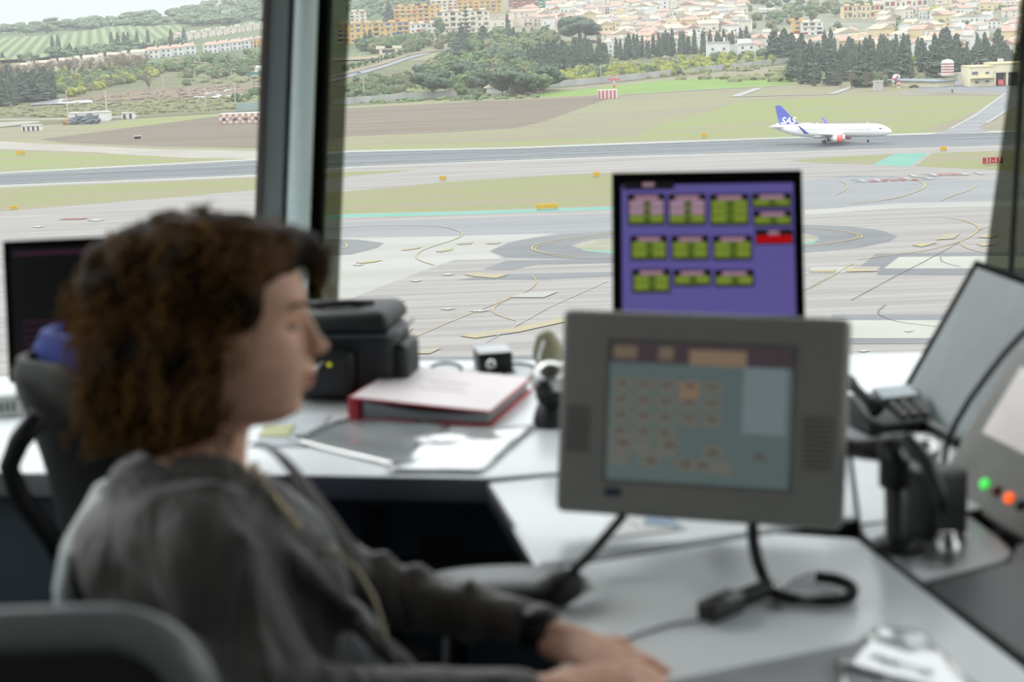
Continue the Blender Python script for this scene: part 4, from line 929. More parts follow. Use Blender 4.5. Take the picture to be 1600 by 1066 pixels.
m_ceil = mat('ceiling_paint', (84, 86, 86), rough=0.9); m_floor = mat('carpet', (44, 48, 54), rough=0.95, scale=200, var=0.2)
m_wall = mat('wall_grey', (62, 64, 64), rough=0.9)
# ---- window line (glass leans outwards)
A0 = atz(446, 552, DZ); A1 = atY(466, 0, A0.y + 0.16)
def ext(p, q, z): return p + (q - p) * ((z - p.z) / (q.z - p.z))
B0 = atz(1574, 545, DZ); B1 = atY(1601, 0, B0.y + 0.16)
WB, WT = 0.70, 2.92
A_b, A_t = ext(A0, A1, WB), ext(A0, A1, WT); B_b, B_t = ext(B0, B1, WB), ext(B0, B1, WT)
L1b, L1t = V((-2.5, 2.75, WB)), V((-2.75, 3.05, WT)); L2b, L2t = V((-3.1, -1.2, WB)), V((-3.5, -1.3, WT))
R1b, R1t = V((2.9, 2.6, WB)), V((3.1, 2.9, WT)); R2b, R2t = V((3.2, -1.2, WB)), V((3.6, -1.3, WT))
m_glass = bpy.data.materials.new('window_glass'); m_glass.use_nodes = True
N = m_glass.node_tree.nodes; L = m_glass.node_tree.links; N.remove(N['Principled BSDF'])
tr = N.new('ShaderNodeBsdfTransparent'); tr.inputs[0].default_value = (0.97, 0.985, 0.98, 1)
tl = N.new('ShaderNodeBsdfTranslucent'); tl.inputs[0].default_value = (0.9, 0.92, 0.92, 1); mx = N.new('ShaderNodeMixShader'); mx.inputs[0].default_value = 0.02
L.new(tr.outputs[0], mx.inputs[1]); L.new(tl.outputs[0], mx.inputs[2]); L.new(mx.outputs[0], N['Material Output'].inputs['Surface'])
m_tint = bpy.data.materials.new('tinted_film'); m_tint.use_nodes = True
N = m_tint.node_tree.nodes; L = m_tint.node_tree.links; N.remove(N['Principled BSDF'])
tr = N.new('ShaderNodeBsdfTransparent'); tr.inputs[0].default_value = (0.13, 0.14, 0.112, 1); L.new(tr.outputs[0], N['Material Output'].inputs['Surface'])
def quad(name, pts, m, parent=None, kind=None):
    o = MB().add(pts, [tuple(range(len(pts)))]).build(name, m, parent, fixn=False)
    if kind: o['kind'] = kind
    return o
def wall_seg(i, side, pb, qb, pt, qt, glass=True):
    """one side of the cab: parapet, pane in a frame, lintel"""
    lo = MB().add([V((pb.x, pb.y, 0)), V((qb.x, qb.y, 0)), qb, pb], [(0, 1, 2, 3)])
    up = [pt, qt, V((qt.x, qt.y, 3.0)), V((pt.x, pt.y, 3.0))]; lo.add(up, [(0, 1, 2, 3)])
    o = lo.build('wall_' + side, m_wall, fixn=False); o['kind'] = 'structure'
    wn = empty('window_%d' % i, (0, 0, 0)); wn['kind'] = 'structure'
    quad('pane', [pb, qb, qt, pt], m_glass, wn)
    fr = MB(); fr.bar(pb, qb, 0.06, 0.06).bar(pt, qt, 0.06, 0.08); fr.build('window_frame', m_frame, wn)
    return wn
w1 = wall_seg(1, 'front', A_b, B_b, A_t, B_t); w2 = wall_seg(2, 'front_left', L1b, A_b, L1t, A_t); w3 = wall_seg(3, 'left', L2b, L1b, L2t, L1t)
w4 = wall_seg(4, 'front_right', B_b, R1b, B_t, R1t); w5 = wall_seg(5, 'right', R1b, R2b, R1t, R2t)
plan = [(L2t.x, -2.4), (L2t.x, L2t.y), (L1t.x, L1t.y), (A_t.x, A_t.y), (B_t.x, B_t.y), (R1t.x, R1t.y), (R2t.x, R2t.y), (R2t.x, -2.4)]
MB().prism(plan, 3.0, 3.15).build('ceiling', m_ceil)['kind'] = 'structure'
MB().prism([(-3.2, -2.4), (-3.1, -1.2), (-2.5, 2.75), (A_b.x, A_b.y), (B_b.x, B_b.y), (2.9, 2.6), (3.2, -1.2), (3.2, -2.4)], -0.15, 0).build('floor', m_floor)['kind'] = 'structure'
MB().box((0.05, -2.45, 1.5), (7.2, 0.1, 3.2)).build('wall_back', m_wall)['kind'] = 'structure'
# ---- corner columns: box, round pale tube, black gasket
def column(bx, mats_off, name, label=None):
    root = empty(name, (0, 0, 0)); root['kind'] = 'structure'
    for nm, dx, wd, m, rd in mats_off:
        p, q = A_b + V((dx, -0.0, 0)), A_t + V((dx, 0, 0))
        if rd: MB().tube([p, q], wd / 2, 20).build(nm, m, root, smooth=True)
        else: MB().bar(p, q, wd, 0.14).build(nm, m, root)
    return root
sx_ = A0.y / FPX
column(None, [('dark_post', (436 - 446) * sx_, 40 * sx_, m_frame, False), ('edge_strip', (414.5 - 446) * sx_, 4 * sx_, m_gask, False)], 'trim_1')
c1 = empty('trim_2', (0, 0, 0)); c1['kind'] = 'structure'
o_ = V(((463 - 446) * sx_, -0.06, 0)); MB().tube([A_b + o_, A_t + o_], 18.5 * sx_, 24).build('round_column', m_tubec, c1, smooth=True)
for xx, wd, m in ((485, 8, m_gask), (491.5, 4, m_frame), (495.5, 4, m_gask)):
    o_ = V(((xx - 446) * sx_, 0.01, 0)); MB().bar(A_b + o_, A_t + o_, wd * sx_, 0.02).build('gasket_strip', m, c1)
# tinted blind strips beside the columns
def film(pts, name, par):
    return quad(name, pts, m_tint, par)
Yb, Yt = A_b.y - 0.03, A_t.y - 0.03
def onwin(x, y):   # point on a plane just inside the front pane
    d = ray(x, y); n = (B_b - A_b).cross(A_t - A_b).normalized(); p0 = A_b + V((0, -0.035, 0)); return CAM + d * ((p0 - CAM).dot(n) / d.dot(n))
def extz(p, q, z): return p + (q - p) * ((z - p.z) / (q.z - p.z))
il0, il1 = onwin(528.5, 480), onwin(547, 0); ir0, ir1 = onwin(1530, 480), onwin(1594, 0)
film([A_b + V((0.05, -0.035, 0)), extz(il0, il1, WB), extz(il0, il1, WT), A_t + V((0.05, -0.035, 0))], 'tinted_strip', w1)
film([extz(ir0, ir1, WB), B_b + V((0.3, -0.06, 0)), B_t + V((0.35, -0.06, 0)), extz(ir0, ir1, WT)], 'tinted_strip', w1)
j0, j1 = onwin(1577, 480), onwin(1603, 0); MB().bar(extz(j0, j1, WB), extz(j0, j1, WT), 0.009, 0.02).build('joint_strip', m_gask, w1)
k0, k1 = atY(405, 300, 3.6), atY(416, 0, 3.75); cb = MB().tube([extz(k0, k1, 0.8), extz(k0, k1, 2.7)], 0.0022, 6).build('blind_cord', mat('cord_brown', (104, 88, 82), rough=0.8)); tag(cb, 'thin brown blind cord hanging left of the window column', 'cord')
# ---- desks
def slab(name, px, z, th, m, label, cat='desk', bev=0.006, em=None):
    pts = [atz(x, y, z) for x, y in px]
    mb = MB(); mb.prism([(p.x, p.y) for p in pts], z - th, z)
    o = mb.build(name, m, bevel=bev, segs=3); tag(o, label, cat)
    if em:
        o.data.materials.append(em)
        for p in o.data.polygons:
            if abs(p.normal.z) < 0.5: p.material_index = 1
    return o
slab('back_desk', [(-420, 660), (-250, 618), (0, 590), (300, 566), (446, 560), (560, 563), (870, 563), (1340, 554), (1560, 548), (1700, 600), (1620, 780), (1500, 800), (1345, 818), (1330, 700), (870, 738), (762, 747), (460, 742), (0, 739), (-330, 744)], DZ, 0.045, m_desk, 'long pale grey desk running along the foot of the window', em=m_dedge, bev=0.004)
slab('desk_wedge', [(757, 753), (872, 741), (1100, 722), (1329, 704), (1342, 808), (1210, 826), (899, 875), (836, 884), (800, 822)], DZ, 0.04, m_desk, 'pale wedge-shaped desk section joining the two desks', em=m_black, bev=0.012)
slab('main_desk', [(899, 879), (1210, 830), (1330, 838), (1345, 840), (1480, 944), (1625, 1056), (1900, 1270), (1500, 1340), (1050, 1340), (905, 1180), (880, 1080), (868, 1000), (852, 930), (838, 889)], DZ, 0.04, m_desk, 'pale grey desk in front with the handset lying on it', em=m_black, bev=0.012)
slab('steel_plate', [(1352, 836), (1345, 822), (1500, 796), (1560, 840), (1582, 862), (1572, 874), (1441, 908)], DZ, 0.01, m_plate, 'grey metal plate under the jointed arm', 'plate', bev=0.002)
slab('side_console', [(1446, 914), (1576, 878), (1590, 850), (1760, 820), (2050, 1150), (1900, 1262), (1634, 1050)], DZ, 0.2, m_dark, 'dark grey console surface at the lower right', 'console', bev=0.004)
# under-desk cabinets
r = empty('drawer_cabinet', (0, 0, 0)); f0 = atz(460, 742, DZ); f1 = atz(840, 742, DZ); yb_ = f0.y + 0.16
MB().box(((f0.x + f1.x) / 2 - 0.22, yb_ + 0.2, 0.34), (f1.x - f0.x + 1.14, 0.4, 0.68)).build('cabinet_body', m_navy, r, bevel=0.004)
for xa, xb, y0, y1, nm in ((655, 722, 838, 866, 'handle_slot'), (563, 602, 795, 862, 'gap'), (610, 840, 872, 876, 'drawer_line')):
    pa, pb_ = atY(xa, y0, yb_ - 0.003), atY(xb, y1, yb_ - 0.003)
    MB().box(((pa.x + pb_.x) / 2, yb_ - 0.004, (pa.z + pb_.z) / 2), (pb_.x - pa.x, 0.008, abs(pa.z - pb_.z))).build(nm, m_blk2, r)
tag(r, 'dark navy drawer cabinet under the back desk', 'cabinet')
for (x, y) in ((900, 1200), (1500, 1250)):
    pass
for nm, x, y in (('desk_wedge', 1050, 800), ('main_desk', 1250, 950), ('side_console', 1700, 1000), ('back_desk', 1000, 610)):
    p = atz(x, y, DZ); zt = DZ - (0.2 if x == 1700 else 0.042); MB().box((p.x, p.y, zt / 2), (0.06, 0.06, zt)).build('leg', m_navy, bpy.data.objects[nm])
# ---- frames in space: a rectangle given by three picture points with depths
class Fr:
    def __init__(s, tl, tr, bl):
        s.o = atY(*tl); ex = (tr if isinstance(tr, Vector) else atY(*tr) - s.o); ey = atY(*bl) - s.o
        s.w = ex.length; s.ex = ex.normalized(); ey = ey - s.ex * ey.dot(s.ex); s.h = ey.length; s.ey = ey.normalized(); s.n = s.ey.cross(s.ex).normalized()
        if s.n.dot(CAM - s.o) < 0: s.n = -s.n
        s.M = Matrix((s.ex, s.n, -s.ey)).transposed()
    def uv(s, x, y):
        d = ray(x, y); p = CAM + d * ((s.o - CAM).dot(s.n) / d.dot(s.n)); return ((p - s.o).dot(s.ex), (p - s.o).dot(s.ey))
    def P(s, u, v, n=0): return s.o + s.ex * u + s.ey * v + s.n * n
    def slab(s, mb, u0, v0, u1, v1, n0, n1):
        c = s.P((u0 + u1) / 2, (v0 + v1) / 2, (n0 + n1) / 2)
        vs = [s.P(u, v, n) for n in (n0, n1) for u, v in ((u0, v0), (u1, v0), (u1, v1), (u0, v1))]
        return mb.add(vs, [(3, 2, 1, 0), (4, 5, 6, 7), (0, 1, 5, 4), (1, 2, 6, 5), (2, 3, 7, 6), (3, 0, 4, 7)])
    def pxslab(s, mb, x0, y0, x1, y1, n0, n1):
        a, b = s.uv(x0, y0), s.uv(x1, y1); return s.slab(mb, a[0], a[1], b[0], b[1], n0, n1)
m_bez = mat('bezel_black', (12, 12, 13), rough=.85, spec=.05)
def emis(n, c, st=1.0, k=0.02):
    return mat(n, c, k=1 / k, rough=0.35, var=0.02, emit=c, estr=st)
# ---- grey touch panel in the middle
F = Fr((879, 483, 2.42), (1327, 498, 2.30), (868, 800, 2.36))
r = empty('touch_panel', (0, 0, 0))
F.slab(MB(), 0, 0, F.w, F.h, -0.055, 0).build('housing', m_grey, r, bevel=0.011, segs=4)
s0, s1 = F.uv(955, 533), F.uv(1232, 766)
F.slab(MB(), s0[0] - .004, s0[1] - .004, s1[0] + .004, s1[1] + .004, -0.004, 0.0012).build('screen_bezel', mat('panel_bezel', (112, 112, 108), rough=0.5), r)
scn = F.slab(MB(), s0[0], s0[1], s1[0], s1[1], -0.003, 0.0016).build('screen', mat('lcd_grey', (98, 112, 110), k=3, rough=0.12, emit=(84, 98, 97), estr=0.8, var=0.1, scale=9, spec=0.8), r)
W_, H_ = s1[0] - s0[0], s1[1] - s0[1]
def cell(mb, a, b, c, d, n=0.0022):
    F.slab(mb, s0[0] + W_ * a, s0[1] + H_ * b, s0[0] + W_ * c, s0[1] + H_ * d, 0.0014, n)
mb = MB(); cell(mb, 0.0, 0.0, 1.0, 0.15, 0.0019); mb.build('title_bar', emis('lcd_bar', (66, 58, 62), .8), scn)
mb = MB()
for a, b, c, d in ((.02, .03, .15, .12), (.27, .03, .35, .12)): cell(mb, a, b, c, d)
mb.build('tan_field', emis('lcd_tan', (110, 98, 82), .8), scn)
mb = MB(); cell(mb, .44, .04, .75, .15); cell(mb, .39, .27, .5, .4); mb.build('orange_field', emis('lcd_orange', (128, 108, 90), .8), scn)
mb = MB()
for j in range(5):
    for i in range(5 if j < 3 else 3): 
        if (i, j) in ((3, 0),): continue
        cell(mb, .02 + i * .125, .26 + j * .115, .125 + i * .125, .355 + j * .115)
for a, b in ((.04, .68), (.3, .68), (.54, .72), (.02, .8), (.19, .81), (.38, .82), (.48, .82), (.59, .83)): cell(mb, a, b, a + .1, b + .09)
mb.build('screen_button', emis('lcd_button', (104, 104, 97), .8), scn)
mb = MB(); 
for j in range(4):
    for i in range(5 if j < 3 else 3): cell(mb, .045 + i * .125, .285 + j * .115, .1 + i * .125, .315 + j * .115, .0026)
for a, b in ((.06, .71), (.32, .71), (.56, .75), (.22, .83), (.81, .76), (.41, .84), (.5, .84)): cell(mb, a, b, a + .06, b + .04, .0026)
mb.build('button_caption', emis('lcd_caption', (88, 80, 74), .8), scn)
mb = MB(); cell(mb, .74, .12, .97, .62, .0017); mb.build('sky_reflection_area', emis('lcd_sky_reflection', (114, 126, 130), .75), scn)  # glowing pale patch painted as the sky mirrored in the screen
for x0, y0, x1, y1 in ((886, 632, 920, 708), (1256, 650, 1300, 738)):
    g = MB(); a, b = F.uv(x0, y0), F.uv(x1, y1); n_ = 11
    for k in range(n_): v_ = a[1] + (b[1] - a[1]) * (k + .5) / n_; F.slab(g, a[0], v_ - .0012, b[0], v_ + .0012, -0.002, 0.0008)
    g.build('speaker_grille', mat('grille_dark', (66, 64, 60), rough=0.7), r)
g = MB(); F.pxslab(g, 945, 762, 970, 776, -0.001, 0.001); g.build('maker_badge', mat('badge_blue', (62, 68, 92), rough=0.4), r)
back = F.P(F.w * .6, F.h * .55, -0.055)
tag(r, 'grey desk touch panel with speaker grilles, standing in the middle', 'monitor')
# jointed arm that carries it
r = empty('monitor_arm', (0, 0, 0)); pb = atz(1402, 856, DZ); col_top = atY(1388, 706, pb.y)
MB().tube([pb, pb + V((0, 0, 0.001)), V((pb.x - .005, pb.y, col_top.z))], [0.0165, 0.0165, 0.0155], 18).build('column', m_arm, r, smooth=True)
MB().lathe([(0.034, 0), (0.034, 0.010), (0.02, 0.016)], c=(pb.x, pb.y, DZ), n=24).build('base', m_black, r, smooth=True)
ct = V((pb.x - .005, pb.y, col_top.z)); e1 = atY(1335, 700, 2.40)
MB().tube([ct + V((0, 0, -0.05)), ct + V((0, 0, 0.02))], 0.022, 16).build('collar', m_black, r, smooth=True)
MB().tube([ct, e1, back], [0.018, 0.016, 0.014], 12).build('arm_link', m_arm, r, smooth=True)
MB().tube([ct + V((0, 0, .012)), atY(1418, 690, pb.y - .03), atY(1448, 722, pb.y - .05), atY(1468, 770, pb.y - .06), atY(1476, 800, pb.y - .06)], [0.014, 0.013, 0.012, 0.011, 0.01], 12).build('bent_tube', m_arm, r, smooth=True)
MB().lathe([(0.012, 0), (0.03, 0.004), (0.033, 0.02), (0.02, 0.032)], c=tuple(ct + V((0.03, -0.01, -0.01))), n=20).build('joint_disc', m_chrome, r, smooth=True)
tag(r, 'dark metal jointed arm on a round post right of the grey panel', 'arm')
p = atz(1481, 868, DZ); r = empty('clamp_knob', p); MB().lathe([(0.019, 0), (0.02, 0.004), (0.018, 0.022), (0.012, 0.026), (0.012, 0.034), (0.003, 0.036)], n=18).build('knob', m_chrome, r, smooth=True)
tag(r, 'short silver knob standing on the metal plate', 'knob')
# black box behind the arm and device on top
p = atz(1452, 830, DZ); bx = MB().box((0, 0, 0.05), (0.07, 0.09, 0.1), 0.5).build('power_block', m_dark, bevel=0.008, loc=p); tag(bx, 'dark block standing behind the jointed arm', 'device')
p = atz(1395, 664, DZ); r = empty('desk_telephone', p, 0.25); r.scale = (.72, .72, .72)
MB().add([(-.11, -.09, 0), (.11, -.09, 0), (.11, .09, 0), (-.11, .09, 0), (-.11, -.09, .025), (.11, -.09, .025), (.11, .09, .07), (-.11, .09, .07)], [(3, 2, 1, 0), (4, 5, 6, 7), (0, 1, 5, 4), (1, 2, 6, 5), (2, 3, 7, 6), (3, 0, 4, 7)]).build('base', m_black, r, bevel=0.006)
MB().tube([(-.08, -.07, .06), (-.085, -.03, .078), (-.085, .04, .095), (-.08, .09, .1)], [.02, .013, .013, .021], 12).build('handset', m_blk2, r, smooth=True)
M = Matrix.Rotation(math.atan2(.045, .18), 3, 'X'); MB().box((.03, .045, .07), (.1, .06, .012), M=M).build('display', mat('phone_display', (186, 204, 212), rough=0.15, k=1.1), r)
g = MB()
for i in range(3):
    for j in range(3): g.box((.0 + .03 * i, -.055 + .027 * j, .042 + .0065 * j), (.018, .016, .008), M=M)
g.build('keypad', m_grey, r); tag(r, 'black desk telephone with pale display behind the grey panel', 'telephone')
# ---- purple status display
F = Fr((956, 270, 3.2), (1253, 265, 3.17), (973, 512, 3.1))
r = empty('status_monitor', (0, 0, 0)); F.slab(MB(), 0, 0, F.w, F.h, -0.03, 0).build('housing', m_bez, r, bevel=0.003)
a, b = F.uv(971, 290), F.uv(1254, 500); sc1 = F.slab(MB(), a[0], a[1], F.w - .017, F.h - .02, -0.002, 0.001).build('screen', emis('screen_violet', (88, 80, 140), 1.0), r)
crx = lambda x: 930 + x / 4.264
cry = lambda y: 250 + y / 4.264
def tl_(m, rects, nm, n): 
    g = MB()
    for q in rects: F.pxslab(g, crx(q[0]), cry(q[1]), crx(q[2]), cry(q[3]), 0.0008, n)
    return g.build(nm, m, sc1)
E_k = emis('screen_black', (22, 20, 24)); E_g = emis('screen_green', (112, 130, 48)); E_g2 = emis('screen_green_dark', (66, 84, 30)); E_p = emis('screen_pink', (154, 124, 144)); E_r = emis('screen_red', (160, 8, 14)); E_cap = emis('screen_caption', (150, 118, 134))
T1 = [(220, 235, 462, 430, 3, 2), (490, 235, 735, 430, 3, 2), (768, 235, 1020, 430, 3, 0), (1048, 230, 1302, 315, 1, 0), (1055, 345, 1306, 435, 1, 0), (240, 512, 476, 662, 2, 0), (512, 512, 752, 662, 2, 0), (788, 512, 1042, 662, 2, 0), (252, 735, 496, 880, 2, 0), (525, 738, 768, 836, 1, 0), (800, 740, 1052, 840, 1, 0)]
tl_(E_k, [(186, 150, 526, 196)] + [(q[0] - 6, q[1] - 6, q[2] + 6, q[3] + 6) for q in T1] + [(1064, 464, 1320, 562)], 'tile_background', .0016)
gg, gp, gc, gd = [], [], [], []
for x0, y0, x1, y1, n_, pk in T1:
    hd = 38; rh = (y1 - y0 - hd - 6) / n_
    gc.append((x0 + (x1 - x0) * .18, y0 + 6, x1 - (x1 - x0) * .18, y0 + 30))
    for k in range(n_):
        ya = y0 + hd + k * rh; (gp if k < pk else gg).append((x0 + 8, ya, x1 - 8, ya + rh - 3)); gd.append((x0 + (x1 - x0) * .42, ya + 4, x0 + (x1 - x0) * .62, ya + rh - 7)); gd.append((x0 + 14, ya + rh - 9, x1 - 14, ya + rh - 5))
tl_(E_g, gg, 'green_field', .0024); tl_(E_p, gp, 'pink_field', .0024); tl_(E_cap, gc + [(315, 155, 392, 178), (1150, 476, 1226, 498)], 'caption', .0024); tl_(E_g2, gd, 'field_mark', .003); tl_(E_r, [(1074, 505, 1310, 552)], 'red_alarm_field', .0024)
pf = F.P(F.w / 2, F.h, -.015); MB().bar(F.P(F.w / 2, F.h - .08, -.04), V((pf.x + .01, pf.y + .07, DZ + .01)), .05, .03).build('stand_neck', m_black, r)
MB().box((pf.x, pf.y + .05, DZ + .008), (.24, .18, .016)).build('stand_foot', m_black, r, bevel=.004)
tag(r, 'black flat monitor showing green and pink tiles on violet', 'monitor')
# ---- right black monitor seen at an angle
F = Fr((1523, 405, 3.12), V((.12, -1, 0)), (1412, 671, 3.0))
r = empty('side_monitor', (0, 0, 0)); wF = 0.43
F.slab(MB(), 0, 0, wF, F.h, -0.035, 0).build('housing', m_bez, r, bevel=0.004)
F.slab(MB(), .03, .014, wF - .016, F.h - .035, -0.002, 0.001).build('screen', mat('screen_grey_reflection', (96, 108, 108), rough=0.22, var=0.25, scale=3, spec=0.9), r)  # mid-grey base colour stands in for the window reflected in the blank screen
q = F.P(wF / 2, F.h, -.03) - F.n * .07; MB().box((q.x, q.y, DZ + .009), (.2, .16, .018), -1.4).build('stand_foot', m_black, r, bevel=.004); MB().bar(F.P(wF / 2, F.h - .1, -.04), V((q.x, q.y, DZ + .01)), .05, .03).build('stand_neck', m_black, r)
tag(r, 'black monitor with a grey blank screen turned sideways on the right', 'monitor')
# ---- right grey panel with coloured lamps
F = Fr((1592, 535, 2.62), V((.2, -1, 0)), (1499, 786, 2.5))
r = empty('lamp_panel', (0, 0, 0)); wF = 0.38
F.slab(MB(), 0, 0, wF, F.h, -0.05, 0).build('housing', m_grey, r, bevel=0.008, segs=3)
a = F.uv(1604, 588); b = F.uv(1559, 688); F.slab(MB(), .045, .035, wF - .04, b[1], -0.003, 0.001).build('screen', mat('screen_white', (218, 212, 210), rough=0.2, k=1.0, emit=(200, 196, 194), estr=.5), r)  # plain white screen face with a weak glow
for x, y, nm, m in ((1540, 757, 'green_lamp', emis('lamp_green', (70, 226, 92), 1.3)), (1558, 768, 'dark_red_lamp', mat('lamp_red_off', (128, 40, 44), rough=.3)), (1578, 779, 'orange_lamp', emis('lamp_orange', (255, 96, 24), 1.4)), (1596, 790, 'grey_lamp', m_black)):
    u, v = F.uv(x, y); L0 = MB()
    L0.lathe([(.0085, 0), (.0085, .004), (.006, .0075), (.001, .0085)], n=16); o = L0.build(nm, m, r, smooth=True)
    o.matrix_local = Matrix.Translation(F.P(u, v, 0)) @ Matrix((F.ex, F.ey, F.n)).transposed().to_4x4()
g = MB(); F.pxslab(g, 1572, 712, 1590, 722, 0, .001); g.build('maker_badge', m_dark, r)
q = F.P(wF / 2, F.h, -.02); MB().box((q.x - F.n.x * .09, q.y - F.n.y * .09, DZ + .012), (.2, .1, .024), -1.3).build('foot', m_dark, r, bevel=.004)
tag(r, 'grey panel with green, red and orange round lamps at the right edge', 'monitor')
cable = MB().tube([atY(x, y, Y) for x, y, Y in ((1660, 480, 2.45), (1620, 505, 2.45), (1596, 524, 2.46), (1570, 552, 2.48), (1545, 584, 2.5), (1515, 625, 2.52), (1494, 660, 2.54), (1478, 698, 2.56), (1474, 740, 2.57), (1480, 790, 2.56), (1490, 826, 2.5))], .0048, 10).build('gooseneck', m_blk2, smooth=True)
tag(cable, 'black gooseneck curving in front of the sideways black monitor', 'cable')
# ---- left black monitor
F = Fr((3, 377, 3.0), (250, 366, 3.0), (-8, 600, 2.95)); r = empty('left_monitor', (0, 0, 0)); r.name = 'dark_monitor'
F.slab(MB(), 0, 0, .4, F.h, -.035, 0).build('housing', m_bez, r, bevel=.004)
sc2 = F.slab(MB(), .014, .014, .386, F.h - .02, -.002, .001).build('screen', mat('screen_dark', (10, 8, 12), rough=0.3), r)
g = MB()
for k in range(5): F.slab(g, .03, .148 + k * .013, .13 + .03 * (k % 3), .151 + k * .013, 0, .0015)
F.slab(g, .02, .022, .2, .027, 0, .0015); g.build('dim_text_lines', emis('dim_magenta', (54, 22, 44)), sc2)
q = F.P(.2, F.h, -.02); MB().box((q.x, q.y + .04, DZ + .008), (.24, .18, .016)).build('stand_foot', m_black, r, bevel=.004); MB().bar(F.P(.2, F.h - .06, -.04), V((q.x, q.y + .05, DZ + .01)), .06, .03).build('stand_neck', m_black, r)
tag(r, 'black monitor with a dark screen behind the blue chair', 'monitor')
p = atz(14, 648, DZ); r = empty('label_printer', p, .1); MB().box((0, 0, .022), (.07, .05, .044)).build('body', mat('printer_grey', (190, 194, 190), rough=.4), r, bevel=.006)
g = MB()
for k in range(4): g.box((-.02 + .012 * k, -.0255, .022), (.006, .001, .02))
g.build('printed_bars', m_dark, r); tag(r, 'small pale box at the left edge of the desk', 'box')
# ---- things on the back desk
# camera bag
p = atz(556, 628, DZ); r = empty('camera_bag', V((p.x, p.y + .09, DZ)), -.18)
mb = MB(); mb.box((-.035, 0, .075), (.27, .17, .15)); bd = mb.build('bag_body', mat('bag_nylon', (30, 34, 36), rough=.55, var=.2, scale=60, bump=.05), r, bevel=.03, segs=4)
mb = MB(); mb.add([(-.17, -.088, .14), (.095, -.092, .142), (.1, .088, .15), (-.17, .088, .15), (-.165, -.07, .178), (.08, -.078, .186), (.088, .07, .19), (-.165, .07, .186)], [(3, 2, 1, 0), (4, 5, 6, 7), (0, 1, 5, 4), (1, 2, 6, 5), (2, 3, 7, 6), (3, 0, 4, 7)])
mb.build('lid', bd.data.materials[0], r, bevel=.018, segs=4)
MB().box((-.045, -.093, .062), (.13, .035, .1)).build('front_pocket', bd.data.materials[0], r, bevel=.016, segs=4)
MB().box((.108, -.01, .065), (.03, .12, .1)).build('side_pocket', bd.data.materials[0], r, bevel=.014, segs=4)
MB().tube([(-.16, -.093, .136), (.09, -.096, .138), (.104, -.07, .139), (.106, .07, .14)], .0035, 6).build('zip', mat('zip_grey', (70, 76, 78), rough=.4), r)
MB().tube([(-.08, -.114, .058), (-.052, -.115, .078), (-.04, -.115, .09)], [.004, .0045, .003], 8).build('zip_pull', m_chrome, r, smooth=True)
e_ = MB().lathe([(.0045, 0), (.0045, .003)], n=14).build('yellow_stud', mat('stud_yellow_glow', (224, 224, 60), emit=(200, 205, 50), estr=.4), r); e_.matrix_local = Matrix.Translation((-.028, -.112, .083)) @ Matrix.Rotation(math.pi / 2, 4, 'X')  # faint glow added to the stud's yellow, though it is no lamp
MB().tube([(-.1, .0, .185), (-.06, -.03, .192), (0, -.03, .194), (.04, 0, .188)], .007, 8).build('carry_handle', m_blk2, r, smooth=True)
tag(r, 'black camera bag with a yellow stud on the back desk', 'bag')
# binder
qa, qb, qc = atz(547, 657, DZ), atz(768, 668, DZ), atz(832, 612, DZ); ex = (qb - qa); ex.z = 0; wB = ex.length; ex.normalize(); ey = V((-ex.y, ex.x, 0)); hB = (qc - qb).dot(ey)
sk = (qc - qb).dot(ex)
def BP(u, v, z): return qa + ex * (u * wB + v * sk) + ey * (v * hB) + V((0, 0, z))
r = empty('ring_binder', (0, 0, 0)); m_red = mat('binder_red', (186, 24, 44), rough=.35); m_cov = mat('binder_cover', (232, 222, 222), rough=.45, var=.02)
def hexa(mb, c): return mb.add(c, [(3, 2, 1, 0), (4, 5, 6, 7), (0, 1, 5, 4), (1, 2, 6, 5), (2, 3, 7, 6), (3, 0, 4, 7)])
hexa(MB(), [BP(0, 0, .001), BP(1, 0, .001), BP(1, 1, .001), BP(0, 1, .001), BP(0, 0, .005), BP(1, 0, .005), BP(1, 1, .005), BP(0, 1, .005)]).build('back_cover', m_red, r, bevel=.001)
zs, zo = .046, .030
hexa(MB(), [BP(0, 0, zs - .003), BP(1, 0, zo - .003), BP(1, 1, zo - .003), BP(0, 1, zs - .003), BP(0, 0, zs), BP(1, 0, zo), BP(1, 1, zo), BP(0, 1, zs)]).build('front_cover', m_red, r, bevel=.001)
hexa(MB(), [BP(.012, .012, zs - .0005), BP(.985, .015, zo - .0005), BP(.985, .985, zo - .0005), BP(.012, .985, zs - .0005), BP(.012, .012, zs + .0008), BP(.985, .015, zo + .0008), BP(.985, .985, zo + .0008), BP(.012, .985, zs + .0008)]).build('cover_sheet', m_cov, r)
hexa(MB(), [BP(-.012, 0, .001), BP(.07, 0, .001), BP(.07, 1, .001), BP(-.012, 1, .001), BP(-.012, 0, zs), BP(.07, 0, zs - .001), BP(.07, 1, zs - .001), BP(-.012, 1, zs)]).build('spine', m_red, r, bevel=.002)
mb = MB(); nP = 12
for k in range(nP + 1):
    u = .09 + .88 * k / nP; sag = .010 * math.sin(math.pi * k / nP)
    mb.v += [BP(u, .02, .006), BP(u, .97, .006), BP(u, .97, max(.012, zs + (zo - zs) * u - .006 - sag)), BP(u, .02, max(.012, zs + (zo - zs) * u - .006 - sag))]
    if k:
        q = 4 * k
        for i in range(4): mb.f.append((q - 4 + i, q - 4 + (i + 1) % 4, q + (i + 1) % 4, q + i))
mb.f += [(0, 1, 2, 3), (4 * nP + 3, 4 * nP + 2, 4 * nP + 1, 4 * nP)]
mb.build('page_block', mat('pages_grey', (150, 156, 156), rough=.7, var=.2, scale=3, stretch=(1, 1, 90)), r)
g = MB()
